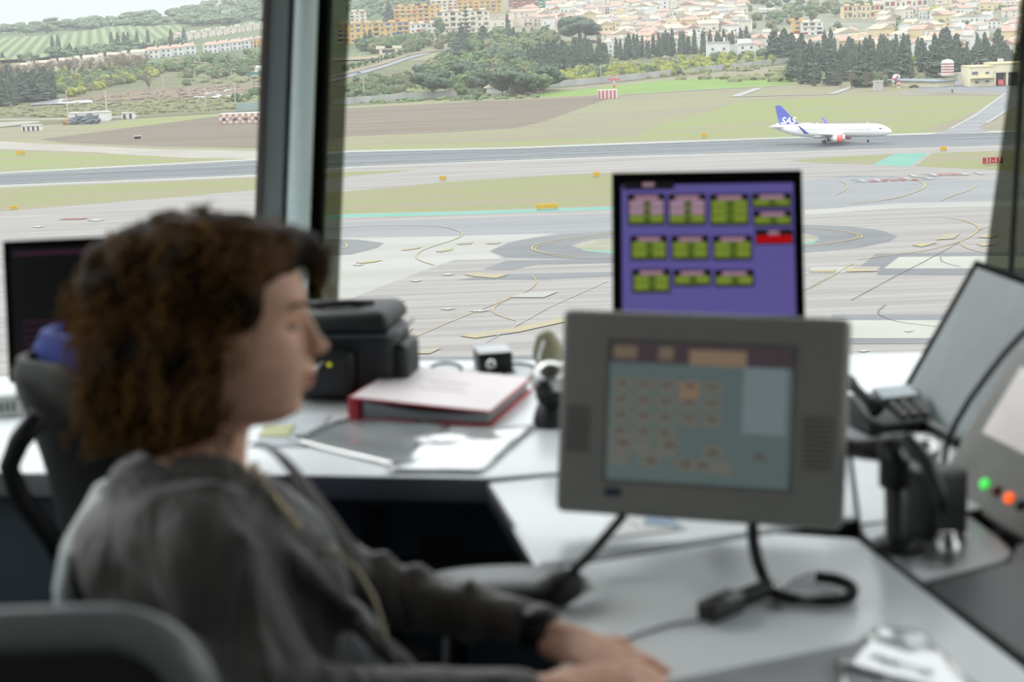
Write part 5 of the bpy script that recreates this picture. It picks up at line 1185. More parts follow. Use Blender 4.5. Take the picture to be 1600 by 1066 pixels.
for u, v, w_ in ((.35, .62, .3), (.42, .5, .22), (.36, .4, .34)): hexa(g, [BP(u, v, zs + (zo - zs) * u + .0009), BP(u + w_, v, zs + (zo - zs) * (u + w_) + .0009), BP(u + w_, v + .03, zs + (zo - zs) * (u + w_) + .0009), BP(u, v + .03, zs + (zo - zs) * u + .0009), BP(u, v, zs + (zo - zs) * u + .0012), BP(u + w_, v, zs + (zo - zs) * (u + w_) + .0012), BP(u + w_, v + .03, zs + (zo - zs) * (u + w_) + .0012), BP(u, v + .03, zs + (zo - zs) * u + .0012)])
g.build('faint_print', mat('print_faint', (214, 200, 204), rough=.5), r)
tag(r, 'thick ring binder, white cover with a red spine, on the back desk', 'binder')
# sheets and plastic sleeves
def sheet(name, px, z, m, label, cat='paper', wav=0.0, nx=14, ny=8):
    P4 = [atz(x, y, DZ) for x, y in px]; mb = MB()
    for j in range(ny + 1):
        for i in range(nx + 1):
            u, v = i / nx, j / ny; p = P4[0] * (1 - u) * (1 - v) + P4[1] * u * (1 - v) + P4[2] * u * v + P4[3] * (1 - u) * v
            mb.v.append(V((p.x, p.y, DZ + z + wav * (1 + math.sin(u * 17 + v * 4) * math.cos(v * 5 + u * 3)))))
    for j in range(ny):
        for i in range(nx): a = j * (nx + 1) + i; mb.f.append((a, a + nx + 1, a + nx + 2, a + 1))
    o = mb.build(name, m, smooth=True, fixn=False); s = o.modifiers.new('t', 'SOLIDIFY'); s.thickness = .0006; tag(o, label, cat); return o
m_slv = mat('plastic_sleeve', (176, 182, 183), rough=.12, var=.1, scale=6, spec=.9, coat=1)
sheet('plastic_sleeve', [(448, 690), (560, 648), (704, 668), (640, 738)], .002, m_slv, 'glossy clear plastic sleeve lying left below the binder', 'sleeve', .0022)
sheet('plastic_sleeve', [(600, 740), (660, 684), (838, 668), (752, 742)], .004, mat('sleeve_bright', (214, 219, 220), rough=.1, var=.04, spec=.9, coat=1), 'bright glossy plastic sleeve lying right below the binder', 'sleeve', .0018)
sheet('paper_sheet', [(396, 700), (420, 654), (520, 650), (480, 700)], .0012, mat('sheet_grey', (196, 204, 208), rough=.6), 'printed sheet beside her chin, under the sleeve', wav=0)
sheet('paper_sheet', [(402, 684), (414, 668), (462, 666), (452, 684)], .003, mat('sheet_yellow', (196, 200, 146), rough=.6), 'small yellowish slip on the printed sheet', wav=0)
sheet('paper_sheet', [(955, 808), (1010, 806), (1075, 828), (930, 846)], .0015, m_white, 'white sheet lying under the grey panel', wav=0)
sheet('paper_sheet', [(1008, 806), (1050, 812), (1066, 826), (1006, 822)], .003, mat('sheet_blue', (170, 196, 224), rough=.6), 'pale blue slip under the grey panel', wav=0)
sheet('plastic_sleeve', [(1300, 1040), (1372, 984), (1440, 992), (1560, 1110)], .003, mat('sleeve_lower', (226, 230, 230), rough=.15, spec=.9, coat=1), 'bright plastic sleeve at the bottom right corner of the desk', 'sleeve', .002)
sheet('grey_mat', [(1040, 1066), (1365, 1000), (1400, 1180), (1000, 1240)], .001, mat('mat_grey', (150, 154, 156), rough=.5), 'grey desk mat at the bottom of the main desk', 'mat')
pen = MB().tube([atz(1308, 1030, DZ + .006), atz(1330, 1100, DZ + .006)], .004, 10).build('pen', m_chrome, smooth=True); tag(pen, 'silver pen lying on the grey desk mat', 'pen')
ln = MB().tube([atz(x, y, DZ + .001) for x, y in ((885, 745), (960, 800), (1000, 826))], .0012, 6).build('cable_groove', m_dedge); tag(ln, 'thin grey cable running across the wedge desk', 'cable')
# small black box with pale top, cables, headphones-like things
p = atz(776, 584, DZ); r = empty('adapter_box', p, .15); MB().box((0, .05, .022), (.075, .09, .044)).build('body', m_black, r, bevel=.004); MB().box((0, .05, .0445), (.072, .086, .002)).build('top_plate', mat('adapter_top', (180, 184, 184), rough=.3), r)
e_ = MB().lathe([(.012, 0), (.012, .012), (.007, .02)], n=16).build('plug', m_chrome, r, smooth=True); e_.matrix_local = Matrix.Translation((-.012, .004, .022)) @ Matrix.Rotation(math.pi / 2, 4, 'X')
tag(r, 'small black box with a pale top behind the binder', 'box')
def loop(cx, cy, rx, ry, label, rr=.003, a0=0, a1=6.283):
    pts = [atz(cx + rx * math.cos(a0 + (a1 - a0) * k / 24), cy + ry * math.sin(a0 + (a1 - a0) * k / 24), DZ + .004) for k in range(25)]
    tag(MB().tube(pts, rr, 8, cap=True).build('cable', m_blk2, smooth=True), label, 'cable')
loop(697, 576, 24, 9, 'dark cable loop behind the binder, left of the black box', a0=3.0, a1=6.5); loop(806, 580, 36, 12, 'dark cable loop right of the black box'); loop(812, 588, 30, 8, 'second dark cable loop in front of the first', .0025, .5, 4.5)
p = atz(857, 586, DZ); r = empty('foam_ear_cushion', p); MB().blob((0, .03, .045), (.032, .028, .046), 3, .12, 1.2, 4).build('cushion', mat('cushion_beige', (150, 146, 118), rough=.8), r, smooth=True, fixn=False); MB().tube([(-.012, 0, .0), (-.02, -.002, .04), (-.008, 0, .075)], .0035, 8).build('pale_cord', m_white, r, smooth=True)
tag(r, 'rounded beige cushion with a pale cord left of the grey panel', 'cushion')
p = atz(862, 664, DZ); r = empty('desk_webcam', p); MB().lathe([(.034, 0), (.036, .01), (.03, .03), (.024, .045)], n=22).build('base', m_black, r, smooth=True)
MB().blob((0, .0, .088), (.038, .034, .036), 3, .0).build('silver_shell', m_chrome, r, smooth=True, fixn=False); MB().lathe([(.022, .04), (.028, .055), (.03, .072), (.02, .09)], n=20).build('neck', m_blk2, r, smooth=True); MB().blob((-.012, -.026, .078), (.018, .014, .016), 3, 0).build('dark_lens', m_black, r, smooth=True, fixn=False)
tag(r, 'silver and black round device left of the grey panel', 'device')
# ---- handset and coiled cord on the main desk
a, b = atz(1102, 976, DZ), atz(1200, 936, DZ); d = (b - a).normalized(); n_ = V((-d.y, d.x, 0)); r = empty('push_to_talk_handset', (0, 0, 0)); Lh = (b - a).length
M = Matrix((d, n_, V((0, 0, 1)))).transposed()
MB().box(a + d * Lh * .25 + V((0, 0, .016)), (Lh * .52, .032, .026), M=M).build('body', m_black, r, bevel=.006, segs=3)
MB().box(a + d * Lh * .74 + V((0, 0, .015)), (Lh * .52, .024, .02), M=M).build('grip', m_blk2, r, bevel=.006, segs=3)
MB().box(a + d * Lh * .32 + n_ * -.012 + V((0, 0, .029)), (.028, .012, .004), M=M).build('pale_button', mat('button_grey', (150, 152, 152), rough=.4), r, bevel=.001)
MB().tube([b + V((0, 0, .015)), b + d * .012 + V((0, 0, .014))], .009, 12).build('metal_ferrule', m_chrome, r, smooth=True)
tag(r, 'black push-to-talk handset lying on the main desk', 'handset')
def coil(pts, R, rr, turns, name, label, seg=14):
    g = [V(p) for p in pts]; out = []
    for i in range(len(g) - 1):
        p0, p1, p2, p3 = g[max(i - 1, 0)], g[i], g[i + 1], g[min(i + 2, len(g) - 1)]
        for k in range(10):
            t = k / 10; out.append(.5 * ((2 * p1) + (p2 - p0) * t + (2 * p0 - 5 * p1 + 4 * p2 - p3) * t * t + (3 * p1 - p0 - 3 * p2 + p3) * t ** 3))
    out.append(g[-1]); n = turns * seg; res = []
    for k in range(n + 1):
        f = k / n * (len(out) - 1); i = min(int(f), len(out) - 2); p = out[i].lerp(out[i + 1], f - i); t = (out[min(i + 1, len(out) - 1)] - out[max(i - 1, 0)]).normalized()
        u = t.cross(V((0.1, .2, 1))).normalized(); v = t.cross(u); a_ = 2 * math.pi * k / seg
        res.append(p + (u * math.cos(a_) + v * math.sin(a_)) * R)
    o = MB().tube(res, rr, 6).build(name, m_blk2, smooth=True); tag(o, label, 'cord'); return o
z2 = DZ + .011
coil([atY(1176, 822, 2.2), atY(1178, 850, 2.16), atY(1186, 884, 2.1), atz(1204, 922, z2), atz(1236, 936, z2), atz(1290, 940, z2), atz(1326, 934, z2), atz(1330, 918, z2), atz(1306, 906, z2), atz(1276, 902, z2)], .0062, .0022, 74, 'coiled_cord', 'black coiled cord falling from the grey panel onto the desk')
coil([atY(974, 806, 2.25), atY(950, 834, 2.22), atY(925, 864, 2.2), atz(896, 892, DZ + .05)], .0045, .0022, 30, 'headset_cord', 'black ribbed cord running down left from the grey panel')
for pts, lab in (([(960, 1008), (1000, 990), (1050, 975), (1100, 968)], 'thin grey lead running left from the handset'), ([(1212, 936), (1240, 908), (1268, 896), (1276, 902)], 'thin grey lead joining the handset to the coiled cord')):
    tag(MB().tube([atz(x, y, DZ + .003) for x, y in pts], .0017, 6).build('lead', m_arm, smooth=True), lab, 'cable')
# ---- chairs
m_blue = mat('chair_blue', (30, 52, 140), rough=.8, var=.1, scale=150); m_shell = mat('chair_black', (14, 14, 16), rough=.6, spec=.3)
def curved_back(root, X0, Yc, hw, zb, zt, lean, th, m, name, rnd_=0.9, nz_=12, ny_=12, bow=.05):
    """backrest facing +X: rows over height, bowed across its width, rounded outline"""
    mb = MB()
    for side in (0, 1):
        for j in range(nz_ + 1):
            f = j / nz_; z = zb + (zt - zb) * f; e = abs(2 * f - 1) ** 4; w_ = hw * math.sqrt(max(0.02, 1 - e * rnd_))
            for i in range(ny_ + 1):
                g = 2 * i / ny_ - 1; t_ = th * (1 - .7 * (abs(g) ** 6)) * (1 - .7 * abs(2 * f - 1) ** 8)
                x = X0 - lean * f + bow * g * g + .03 * math.sin(f * 3.0) + (t_ / 2 if side else -t_ / 2)
                mb.v.append(V((x, Yc + g * w_, z)))
    n = (nz_ + 1) * (ny_ + 1)
    for s in (0, 1):
        for j in range(nz_):
            for i in range(ny_): a = s * n + j * (ny_ + 1) + i; mb.f.append((a, a + 1, a + ny_ + 2, a + ny_ + 1))
    ring = [i for i in range(ny_ + 1)] + [j * (ny_ + 1) + ny_ for j in range(1, nz_ + 1)] + [nz_ * (ny_ + 1) + i for i in range(ny_ - 1, -1, -1)] + [j * (ny_ + 1) for j in range(nz_ - 1, 0, -1)]
    for k in range(len(ring)): a, b = ring[k], ring[(k + 1) % len(ring)]; mb.f.append((a, b, n + b, n + a))
    return mb.build(name, m, root, smooth=True)
def chair_base(root, x, y, zs, m=None):
    MB().tube([(x, y, .09), (x, y, zs - .03)], [.03, .025], 14).build('gas_lift', m_arm, root, smooth=True)
    for k in range(5):
        a = k * 1.2566; e = V((x + .3 * math.cos(a), y + .3 * math.sin(a), .07)); MB().tube([(x, y, .11), e], [.025, .015], 8).build('base_leg', m_shell, root, smooth=True)
        o = MB().lathe([(.02, -.02), (.03, -.015), (.03, .015), (.02, .02)], n=14).build('castor', m_blk2, root, smooth=True); o.matrix_local = Matrix.Translation((e.x, e.y, .03)) @ Matrix.Rotation(math.pi / 2, 4, 'X') 
    o = MB().box((x, y, zs), (.46, .47, .08)).build('seat', m or m_blue, root, bevel=.03, segs=4)
c = atY(64, 522, 2.45); r = empty('office_chair', (0, 0, 0)); xc = c.x
bk = curved_back(r, xc + .09, 2.45, .23, .62, c.z, .085, .055, m_blue, 'backrest')
curved_back(r, xc + .05, 2.45, .225, .60, c.z - .035, .085, .05, m_shell, 'back_shell')
Mx = Matrix.Translation((xc, 2.45, 0)) @ Matrix.Rotation(math.radians(34), 4, 'Z') @ Matrix.Translation((-xc, -2.45, 0)); r.matrix_world = Mx
ab = MB().tube([atY(62, 650, 2.27), atY(30, 690, 2.26), atY(14, 730, 2.26), atY(30, 775, 2.26), atY(74, 832, 2.27), atY(120, 900, 2.3)], [.016, .016, .015, .015, .016, .018], 10).build('armrest', m_shell, r, smooth=True); ab.matrix_parent_inverse = Mx.inverted()
MB().bar((xc + .06, 2.45, .42), (xc + .04, 2.45, .66), .05, .02).build('back_support', m_shell, r)
chair_base(r, xc + .32, 2.45, .45, m_shell)
tag(r, 'empty office chair with a blue backrest behind the woman', 'chair')
# her chair
r = empty('armchair', (0, 0, 0)); hx = atY(150, 900, 1.9).x
hb = curved_back(r, hx - .0, 1.98, .23, .52, .965, .03, .045, mat('chair_pale_grey', (176, 182, 182), rough=.6), 'backrest', bow=.05)
hb.matrix_local = Matrix.Translation((hx + .022, 1.98, 0)) @ Matrix.Rotation(math.radians(-20), 4, 'Z') @ Matrix.Translation((-hx, -1.98, 0))
a1, a2 = atY(716, 902, 2.16), atY(884, 898, 2.16)
mb = MB(); n_ = 14
for k in range(n_ + 1):
    f = k / n_; x = a1.x - .06 + (a2.x + .028 - a1.x + .06) * f; wv = .06 * math.sqrt(max(.03, 1 - abs(2 * f - 1) ** 5)); zt = a1.z - .002 - .008 * (2 * f - 1) ** 2
    for y, z in ((-wv, zt - .012), (-wv * .8, zt), (wv * .8, zt), (wv, zt - .012), (wv * .7, zt - .026), (-wv * .7, zt - .026)): mb.v.append(V((x, 2.16 + y, z)))
    if k:
        q = 6 * k
        for i in range(6): mb.f.append((q - 6 + i, q - 6 + (i + 1) % 6, q + (i + 1) % 6, q + i))
mb.f += [tuple(range(6)), tuple(6 * n_ + i for i in range(6))[::-1]]
mb.build('armrest', mat('armrest_grey', (122, 127, 127), rough=.4), r, smooth=True)
MB().tube([atY(850, 930, 2.09), atY(872, 922, 2.08), atY(888, 914, 2.09), atY(897, 900, 2.12)], [.018, .024, .022, .010], 12).build('armrest_tip', m_blk2, r, smooth=True)
MB().tube([(a1.x, 2.16, a1.z - .02), (a1.x - .02, 2.17, .5), (a1.x - .12, 2.12, .44)], .018, 10).build('arm_support', m_shell, r, smooth=True)
chair_base(r, hx + .3, 1.93, .45, m_shell)
tag(r, 'swivel chair the woman sits on, its grey armrest by the desk', 'chair')
# foreground chair
c0 = atY(0, 966, 1.3); c1_ = atY(262, 978, 1.3); r = empty('leather_chair', (0, 0, 0)); cxm = c1_.x - .2
g = MB(); pts = []; n_ = 40
wch, zt = .24, c0.z - .012
def rr_(hw, zt, zb, rad, n=8):
    o = []
    for cx_, cz, a0 in ((hw - rad, zt - rad, 0), (-hw + rad, zt - rad, math.pi / 2), (-hw + rad, zb + rad, math.pi), (hw - rad, zb + rad, 1.5 * math.pi)):
        for k in range(n + 1): a = a0 + math.pi / 2 * k / n; o.append((cx_ + rad * math.cos(a), cz + rad * math.sin(a)))
    return o
ring = [V((cxm + x, 1.3, z)) for x, z in rr_(wch - .02, zt, .5, .07)]; ring.append(ring[0])
MB().tube(ring, .02, 12, cap=False).build('back_frame', mat('chair_frame_grey', (128, 134, 134), rough=.35), r, smooth=True)
pl = rr_(wch - .03, zt - .012, .51, .065); nn = len(pl); mb = MB(); mb.v = [V((cxm + x, 1.3 + dy, z)) for dy in (-.012, .012) for x, z in pl]
mb.f = [tuple(range(nn))[::-1], tuple(nn + i for i in range(nn))] + [(i, (i + 1) % nn, nn + (i + 1) % nn, nn + i) for i in range(nn)]
mb.build('backrest', mat('leather_dark', (40, 40, 38), rough=.5), r)
MB().tube([V((cxm + wch - .02, 1.3, .72)), V((cxm + wch + .015, 1.22, .74)), V((cxm + wch + .02, 1.05, .71)), V((cxm + wch, .98, .55))], .016, 10).build('armrest', m_shell, r, smooth=True)
chair_base(r, cxm, 1.05, .45, m_shell); MB().bar((cxm, 1.28, .42), (cxm, 1.32, .6), .06, .02).build('back_support', m_shell, r)
tag(r, 'dark chair with a pale curved top rail at the lower left', 'chair')
# ================================================================== the woman
PY = 1.9; PS = PY / FPX
def S(u, v, w=0.0):
    """sculpting space: u right, v down (photo pixels at her distance), w away from the camera in the same unit"""
    c = atY(u, v, PY); return c + V((0, w * PS, 0))
def S2(u, v, w=0.0):
    """like S, but u and v stay true for the body parts nearer or farther than her head"""
    return atY(u, v, PY + w * PS)
_S = S
def shade_ell(mb, c, r, sub=3, M=None, amp=0, seed=0):
    mb.blob(S(*c), (r[0] * PS, r[2] * PS, r[1] * PS), sub, amp, 1.3, seed, M)
def caps(mb, a, b, ra, rb, n=14, k=6):
    a, b = S(*a), S(*b); pts = [a.lerp(b, i / k) for i in range(k + 1)]
    rs = [(ra + (rb - ra) * i / k) * PS for i in range(k + 1)]
    mb.tube(pts, rs, n); mb.blob(a, ra * PS, 2, 0); mb.blob(b, rb * PS, 2, 0)
person = empty('person', (hx + .25, 1.93, 0)); INV = Matrix.Translation((-(hx + .25), -1.93, 0))
def pchild(o): o.matrix_parent_inverse = INV; o.parent = person; return o
def pbuild(mb, nm, m, **k):
    o = mb.build(nm, m, **k); o.parent = person; o.matrix_parent_inverse = INV; return o
m_skin = mat('skin', (222, 176, 150), rough=.5, var=.06, scale=40, k=.86, spec=.4)
m_skin.node_tree.nodes['Principled BSDF'].inputs['Subsurface Weight'].default_value = .15
m_skin.node_tree.nodes['Principled BSDF'].inputs['Subsurface Radius'].default_value = (.012, .005, .003)
# ---- head: stacked slices with a real profile
rows = [(344, 300, 350, 20), (350, 262, 385, 52), (360, 240, 410, 68), (374, 225, 432, 80), (390, 215, 448, 87), (408, 208, 459, 91), (430, 205, 468, 93), (450, 203, 475, 94), (462, 202, 478, 94), (478, 202, 474, 93), (495, 203, 471, 92), (510, 204, 472, 92), (528, 206, 474, 91), (545, 210, 476, 89), (560, 214, 480, 88), (572, 222, 481, 83), (585, 232, 480, 78), (597, 244, 478, 73), (610, 256, 474, 68), (622, 268, 471, 62), (636, 284, 467, 54), (648, 300, 458, 44), (658, 318, 440, 30), (664, 345, 415, 14)]
mb = MB(); n = 40
for v, xb, xf, hw in rows:
    cx, a = (xb + xf) / 2, (xf - xb) / 2
    for k in range(n):
        t = 2 * math.pi * k / n; c, s_ = math.cos(t), math.sin(t)
        p_ = 2.3; q = (abs(c) ** p_ + abs(s_) ** p_) ** (-1 / p_); u = cx + a * q * c; w_ = hw * q * s_
        if c > 0:
            u -= 9 * math.exp(-((v - 503) / 13) ** 2) * math.exp(-((abs(w_) - 34) / 18) ** 2)          # eye socket
            u += 5 * math.exp(-((v - 535) / 24) ** 2) * math.exp(-((abs(w_) - 48) / 22) ** 2)          # cheekbone
            u += 4 * math.exp(-((v - 470) / 9) ** 2) * math.exp(-((abs(w_) - 30) / 26) ** 2)           # brow
        mb.v.append(S(u, v, w_))
for i in range(len(rows) - 1):
    for k in range(n): a = i * n + k; b = i * n + (k + 1) % n; mb.f.append((a, b, b + n, a + n))
mb.f.append(tuple(range(n))); mb.f.append(tuple((len(rows) - 1) * n + k for k in range(n)))
# nose
for f in range(9):
    g = f / 8; v = 478 + (541 - 478) * g; u = 478 + (508 - 478) * g ** 1.15; shade_ell(mb, (u - 10, v, 0), (13 + 1.5 * g, 9, 8 + 5 * g), 2)
shade_ell(mb, (505, 541, 0), (12.5, 10, 11), 2); shade_ell(mb, (497, 547, 12), (10, 8, 7), 2); shade_ell(mb, (497, 547, -12), (10, 8, 7), 2); shade_ell(mb, (490, 549, 0), (14, 7, 9), 2)
# lips and chin
shade_ell(mb, (478, 566, 0), (13, 9, 16), 2); shade_ell(mb, (482, 579, 0), (14, 8, 24), 2); shade_ell(mb, (478, 600, 0), (13, 8, 21), 2); shade_ell(mb, (456, 634, 0), (17, 17, 26), 2)
# jaw, ear, neck
shade_ell(mb, (368, 606, 0), (66, 38, 62), 3)
for s_ in (-1, 1): shade_ell(mb, (318, 520, s_ * 93), (17, 30, 8), 2); shade_ell(mb, (322, 545, s_ * 92), (9, 13, 7), 2)
caps(mb, (325, 590, 0), (298, 745, 0), 60, 64); caps(mb, (348, 640, 0), (330, 745, 0), 46, 54); shade_ell(mb, (330, 765, 0), (95, 40, 110), 3)
body = pbuild(mb, 'body', m_skin, fixn=True); remesh(body, .0042, 7)
# eyes, brows, lips
m_eye = mat('eye_white', (214, 206, 200), rough=.2); m_iris = mat('iris', (60, 44, 34), rough=.15); m_lip = mat('lips', (176, 104, 96), rough=.4); m_brow = mat('brow', (70, 50, 36), rough=.8)
for s_ in (-1, 1):
    g = MB(); shade_ell(g, (457, 504, s_ * 33), (11.5, 10, 13), 2); e_ = pbuild(g, 'eye', m_eye, smooth=True); g = MB(); shade_ell(g, (463.5, 505, s_ * 33), (6, 6, 6), 2); i_ = g.build('iris', m_iris, smooth=True); i_.parent = e_
    g = MB()
    for f in range(7): t = f / 6; shade_ell(g, (477 - 3 * t - 11 * t * t, 474 - 5 * math.sin(t * 2.6), s_ * (14 + 42 * t)), (4, 3.4, 6), 1)
    pbuild(g, 'eyebrow', m_brow, smooth=True)
    g = MB()
    for f in range(7): t = f / 6; shade_ell(g, (469 - 9 * (2 * t - 1) ** 2, 497 + 3 * (2 * t - 1) ** 2, s_ * (20 + 28 * t)), (4.5, 2.4, 5), 1)
    pbuild(g, 'eyelid', m_skin, smooth=True)
g = MB()
for f in range(9): t = f / 4 - 1; shade_ell(g, (489 - 13 * t * t, 583 + .5 * t * t, t * 22), (7, 4.4 - 2.2 * abs(t), 5), 1); shade_ell(g, (486 - 11 * t * t, 595 - 1.5 * t * t, t * 19), (7, 5 - 2.4 * abs(t), 5), 1)
pbuild(g, 'lips', m_lip, smooth=True)
# ---- hair: dense base plus hundreds of separate curls
def hair_mat(n, c1, c2, tr_):
    m = mat(n, c1, k=1, second=c2, scale=16, rough=.6, spec=.12, fac=(.38, .66)); nt = m.node_tree; b = nt.nodes['Principled BSDF']
    if tr_:
        t = nt.nodes.new('ShaderNodeBsdfTranslucent'); t.inputs[0].default_value = (.50, .35, .14, 1); x = nt.nodes.new('ShaderNodeMixShader'); x.inputs[0].default_value = tr_
        nt.links.new(b.outputs[0], x.inputs[1]); nt.links.new(t.outputs[0], x.inputs[2]); nt.links.new(x.outputs[0], nt.nodes['Material Output'].inputs['Surface'])
    return m
m_hair = hair_mat('hair_brown', (92, 64, 38), (30, 20, 12), 0); m_curl = hair_mat('hair_curls', (168, 130, 80), (42, 31, 20), .5)
HB = [((205, 625, 0), (76, 86, 104)), ((262, 650, 0), (92, 66, 100)), ((300, 432, 0), (118, 112, 128)), ((340, 405, 0), (100, 84, 122)), ((215, 460, 0), (104, 112, 126)), ((205, 545, 0), (84, 110, 118)), ((238, 615, 0), (82, 88, 112)), ((285, 545, -50), (98, 128, 86)), ((310, 625, -30), (52, 72, 76)), ((285, 545, 50), (98, 128, 86)), ((300, 630, 36), (50, 70, 72)),
      ((392, 402, 0), (76, 66, 110)), ((432, 385, 20), (52, 38, 84)), ((378, 452, -78), (50, 70, 38)), ((378, 452, 78), (50, 70, 38)), ((470, 392, 34), (34, 32, 40)), ((490, 425, 62), (24, 42, 24))]
mb = MB()
for i, (c, r_) in enumerate(HB): shade_ell(mb, c, tuple(x * .93 for x in r_), 3, None, .22, i)
hair = pbuild(mb, 'hair', m_hair); remesh(hair, .007, 2)
rh = random.Random(5); mb = MB()
def curl(c, r_, s_=1.0):
    th = rh.uniform(0, 6.283); z = rh.uniform(-1, 1); q = math.sqrt(1 - z * z)
    d = V((q * math.cos(th), q * math.sin(th), z)); p0 = S(*c) + V((d.x * r_[0], d.y * r_[2], d.z * r_[1])) * PS * rh.uniform(.84, 1.0)
    L_ = rh.uniform(40, 85) * PS * s_; down = (V((0, 0, -1)) + d * rh.uniform(.1, .75) + V((rh.uniform(-.4, .4), rh.uniform(-.4, .4), 0))).normalized()
    u = down.cross(d + V((.01, .02, .03))).normalized(); w_ = down.cross(u); R = rh.uniform(4, 10) * PS; tn = rh.uniform(1.2, 2.6); ph = rh.uniform(0, 6.28); pts = []
    for k in range(13): t = k / 12; a = ph + tn * 6.283 * t; pts.append(p0 + down * L_ * t + (u * math.cos(a) + w_ * math.sin(a)) * R + d * 4 * PS * math.sin(t * 3))
    rr = rh.uniform(2.0, 4.2) * PS; mb.tube(pts, [rr * (1 - .6 * k / 12) for k in range(13)], 4, cap=False)
for i, (c, r_) in enumerate(HB):
    for _ in range(int(r_[0] * r_[1] / 68)):
        sc_ = 1.0 if i not in (15, 16) else .6; curl(c, r_, sc_)
# keep curls off the face
keep = MB(); 
for t0 in range(0, len(mb.v), 52):
    chunk = mb.v[t0:t0 + 52]; ok = True
    for q in chunk[::8]:
        px_, py_ = pix(q); yy = (q.y - PY) / PS
        lim = 452 if py_ < 420 else (430 if py_ < 450 else (402 if py_ < 585 else 372))
        if yy < 25 and px_ > lim and py_ > 398: ok = False
        if yy >= 25 and px_ > 440 and py_ > 470: ok = False
        if px_ > 528 or py_ < 312 or (py_ > 722): ok = False
    if ok: b0 = len(keep.v); keep.v += chunk; keep.f += [tuple(i - t0 + b0 for i in f) for f in mb.f[(t0 // 52) * 48:(t0 // 52) * 48 + 48]]
curls = keep.build('curls', m_curl, hair, smooth=True, fixn=False)
g = MB(); pts = [S(328 + 3 * math.sin(t), 330 + 118 - 131 * math.cos(t), 131 * math.sin(t)) for t in [(-.2 + .22 * k / 10) for k in range(11)]]
g.tube(pts, .0042, 8); pbuild(g, 'hair_highlight', mat('band_pale', (226, 226, 222), rough=.25), smooth=True)  # short pale band put in for the highlight on top of the hair
S = S2
# ---- jacket
def cloth_mat(n, c, c2, rough=.6, sheen=.3):
    m = mat(n, c, second=c2, scale=7, rough=rough, sheen=sheen, stretch=(1, 1, .55), spec=.35)
    nt = m.node_tree; nz = nt.nodes.new('ShaderNodeTexNoise'); nz.inputs['Scale'].default_value = 9; nz.inputs['Distortion'].default_value = 1.4; nz.inputs['Detail'].default_value = 2
    tc = nt.nodes.new('ShaderNodeTexCoord'); mp = nt.nodes.new('ShaderNodeMapping'); mp.inputs['Rotation'].default_value = (0, .7, 0); mp.inputs['Scale'].default_value = (1.8, 1, .6)
    bp = nt.nodes.new('ShaderNodeBump'); bp.inputs['Strength'].default_value = .55; bp.inputs['Distance'].default_value = .03
    nt.links.new(tc.outputs['Object'], mp.inputs[0]); nt.links.new(mp.outputs[0], nz.inputs['Vector']); nt.links.new(nz.outputs['Fac'], bp.inputs['Height']); nt.links.new(bp.outputs[0], nt.nodes['Principled BSDF'].inputs['Normal'])
    return m
m_jack = cloth_mat('jacket_grey', (88, 84, 80), (62, 59, 57)); m_blouse = cloth_mat('blouse_grey', (120, 124, 126), (88, 90, 92))
mb = MB()
shade_ell(mb, (275, 880, 0), (168, 150, 200)); shade_ell(mb, (305, 1010, 0), (195, 230, 195)); shade_ell(mb, (280, 780, 0), (112, 68, 150)); shade_ell(mb, (340, 1200, 0), (215, 180, 205))
shade_ell(mb, (415, 930, -55), (140, 150, 100)); shade_ell(mb, (410, 930, 60), (125, 150, 100)); shade_ell(mb, (450, 1100, 0), (190, 170, 160)); shade_ell(mb, (360, 800, -70), (100, 70, 90))
shade_ell(mb, (205, 855, -20), (98, 92, 165))
for c, r_ in (((300, 738, 0), (88, 34, 96)), ((255, 745, 0), (100, 40, 110))): shade_ell(mb, c, r_)
# near arm, then far arm
shade_ell(mb, (300, 840, -150), (112, 84, 92)); caps(mb, (312, 850, -185), (455, 1110, -235), 80, 72); caps(mb, (455, 1110, -235), (815, 1088, -192), 72, 42)
shade_ell(mb, (395, 820, 175), (95, 85, 75)); caps(mb, (400, 830, 185), (565, 925, 215), 80, 64); caps(mb, (565, 925, 215), (690, 948, 165), 64, 50); caps(mb, (690, 948, 165), (812, 972, 95), 50, 40)
for a, b, r_ in (((600, 878, 200), (640, 980, 205), 22), ((650, 893, 180), (676, 985, 180), 20), ((735, 915, 130), (728, 1000, 135), 16)): caps(mb, a, b, r_, r_ * .8)
for a, b, r_ in (((330, 770, -160), (560, 960, -130), 20), ((380, 860, -235), (420, 1060, -290), 24), ((240, 840, -215), (300, 980, -270), 22), ((430, 860, -110), (640, 1050, -90), 20)): caps(mb, a, b, r_, r_ * .7)
jk = pbuild(mb, 'jacket', m_jack)
m_ = jk.modifiers.new('r', 'REMESH'); m_.mode = 'VOXEL'; m_.voxel_size = .009; bake(jk)
for v in jk.data.vertices:
    c = v.co; d = noise.noise(V((c.x * 9 + c.z * 6, c.y * 7, c.z * 5 - c.x * 5))) * .008 + noise.noise(c * 22) * .003
    v.co = c + v.normal * d
remesh(jk, .007, 5)
